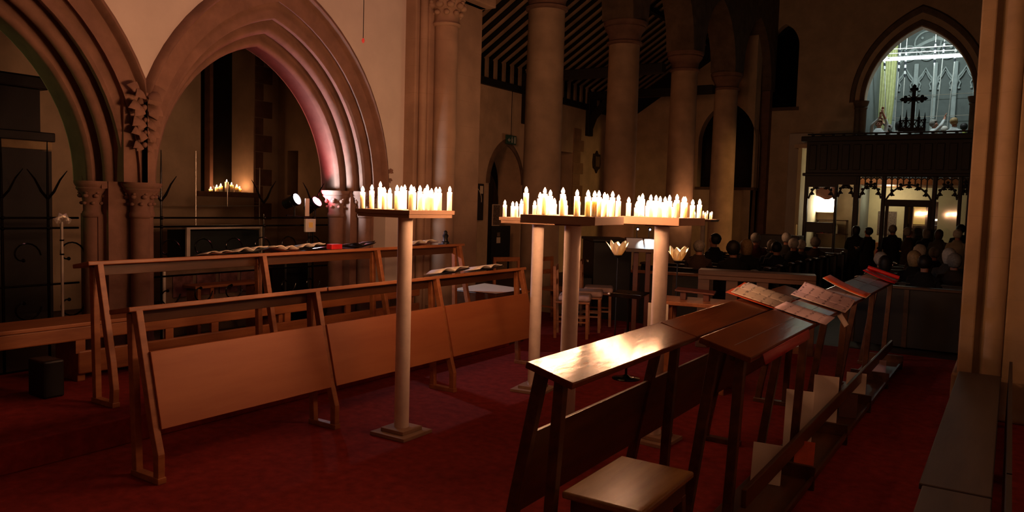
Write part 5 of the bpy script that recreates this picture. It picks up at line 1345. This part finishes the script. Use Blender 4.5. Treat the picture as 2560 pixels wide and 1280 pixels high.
def sit_at(label, x, y, ztop, coat, hair, style='short', rot=0, pose='sit', glasses=False):
    sc = (ztop - FN) / 1.335
    sc = max(.93, min(1.06, sc))
    return person(label, (x, y, FN if abs((ztop-FN)/1.335 - sc) < .05 else ztop - 1.335*sc), R(rot), pose, coat, hair, style, sc, 'congregation', glasses)
def stand_at(label, x, y, ztop, coat, hair, style='short', rot=0, pose='down', glasses=False, floor=None):
    f = FN if floor is None else floor
    sc = (ztop - f) / 1.745
    return person(label, (x, y, f), R(rot), pose, coat, hair, style, sc, 'people standing by the tower screen' if floor is None else 'bell ringers', glasses)
# left pews (seated facing the chancel)
LP = [(-4.66, 13.30, 1.00, 'brown', 'grey', 'short', 15, 'clap', 0, 'clapping seated person at the left end of the congregation'),
      (-4.93, 14.96, 1.08, 'black', 'dark', 'short', -50, 'sit', 0, 'seated dark-haired person in profile, turned left before the fourth column'),
      (-3.80, 12.50, 1.05, 'black', 'dark', 'curly', 5, 'sit', 0, 'seated person with a bushy dark head in the front left pews'),
      (-4.69, 17.00, 1.07, 'red', 'grey', 'short', 10, 'sit', 1, 'seated person with glinting glasses right of the fourth column'),
      (-4.05, 14.08, 1.03, 'brown', 'grey', 'bob', 0, 'sit', 0, 'seated grey-haired person in a brown coat, fourth head from the left'),
      (-3.95, 15.56, .99, 'navy', 'grey', 'curly', 0, 'sit', 0, 'seated person with curly grey hair by the pale pilaster'),
      (-3.80, 13.28, 1.06, 'black', 'fair', 'bob', -5, 'sit', 0, 'seated fair-haired person in the second pew near the aisle'),
      (-4.22, 17.78, 1.08, 'grey', 'white', 'short', 10, 'sit', 0, 'seated white-haired person before the pale pilaster, near the desk'),
      (-3.75, 16.41, 1.01, 'black', 'white', 'short', 0, 'sit', 0, 'seated white-haired person under the desk by the screen'),
      (-3.72, 14.94, .98, 'navy', 'dark', 'short', 0, 'sit', 0, 'seated dark-haired person at the aisle end of the left pews'),
      (-3.72, 16.98, .97, 'grey', 'white', 'short', 0, 'sit', 0, 'second seated white-haired person towards the tower screen, left pews'),
      (-3.74, 18.45, .99, 'brown', 'grey', 'curly', 0, 'sit', 0, 'seated grey-haired person in the furthest occupied left pew')]
for x, y, z, c, h, st, ro, po, gl, lab in LP: sit_at(lab, x, y + .0, z, c, h, st, (ro + 180 if ro > -40 else ro - 60), po, bool(gl))
RPW = [(-1.36, 15.54, 1.03, 'brown', 'white', 'curly', 'sit', 'seated person with full white hair, highest head of the right pews'),
       (-1.20, 16.44, .97, 'navy', 'grey', 'short', 'sit', 'seated grey-haired person behind the full white head, right pews'),
       (-.85, 14.64, 1.03, 'grey', 'white', 'bob', 'sit', 'seated person with a white bob near the right pier'),
       (-1.28, 13.74, 1.0, 'black', 'fair', 'bob', 'sit', 'seated fair-haired person in the third right pew'),
       (-1.05, 12.84, .98, 'black', 'dark', 'short', 'sit', 'seated dark-haired person in the second right pew'),
       (-.72, 13.74, .98, 'brown', 'grey', 'curly', 'sit', 'seated person with curly grey hair beside the fair-haired one'),
       (-1.76, 13.74, .93, 'grey', 'white', 'curly', 'sitread', 'seated white-haired person at the aisle end of the second right pew'),
       (-1.58, 12.84, .90, 'black', 'dark', 'bob', 'sit', 'seated dark figure in the front right pew behind the red folder')]
for i, (x, y, z, c, h, st, po, lab) in enumerate(RPW): sit_at(lab, x, y, z, c, h, st, 180 + (-8, 6, 0, 10, -4, 5, 0, 8)[i], po)
SP = [(-3.30, 21.0, 1.26, 'black', 'dark', 'bob', 200, 'fold', 'tall dark standing person left of the bright lobby bay'),
      (-2.93, 20.42, 1.24, 'black', 'dark', 'short', 235, 'read', 'standing dark-haired person reading in front of the bright lobby bay'),
      (-2.46, 20.95, 1.31, 'black', 'grey', 'short', 170, 'read', 'standing grey-haired person before the left door leaf'),
      (-2.05, 20.40, 1.27, 'brown', 'grey', 'curly', 120, 'fold', 'standing curly-haired person in brown, turned towards a neighbour'),
      (-1.72, 20.95, 1.25, 'navy', 'grey', 'bob', 190, 'down', 'standing person in navy before the parked car'),
      (-1.42, 20.5, 1.25, 'grey', 'brown', 'bob', 160, 'down', 'standing person in grey at the right door post'),
      (-1.00, 19.6, 1.28, 'cream', 'white', 'short', 170, 'down', 'standing white-haired person in a cream coat by the right pier'),
      (-1.02, 21.0, 1.38, 'black', 'dark', 'short', 200, 'down', 'tall dark person half hidden behind the cream coat')]
for x, y, z, c, h, st, ro, po, lab in SP: stand_at(lab, x, y, z, c, h, st, ro, po)
RG = [(-3.55, 25.5, 4.40, 'white', 'fair', 'short', 20, 'pullhigh', 'bell ringer with raised arms at the far left of the ringing chamber'),
      (-3.38, 26.2, 4.32, 'grey', 'grey', 'short', -40, 'pull', 'second bell ringer from the left, below the curtain'),
      (-3.02, 25.6, 4.33, 'white', 'dark', 'bob', 180, 'fold', 'dark-haired bell ringer seen from behind, left of the cross'),
      (-2.10, 25.7, 4.36, 'white', 'grey', 'short', 100, 'pull', 'bell ringer pulling a rope just right of the cross'),
      (-1.86, 26.2, 4.22, 'white', 'white', 'short', 160, 'down', 'white-haired bell ringer with lowered head right of the cross'),
      (-1.58, 25.5, 4.38, 'white', 'fair', 'cap', 150, 'fold', 'bell ringer in a pale cap, next to the last at right'),
      (-1.36, 25.9, 4.26, 'green', 'dark', 'short', 190, 'fold', 'bell ringer in a yellow-green top at the far right')]
for x, y, z, c, h, st, ro, po, lab in RG: stand_at(lab, x, y, z, c, h, st, ro, po, floor=2.6)
for m_ in list(BASE.values()): bpy.data.meshes.remove(m_)
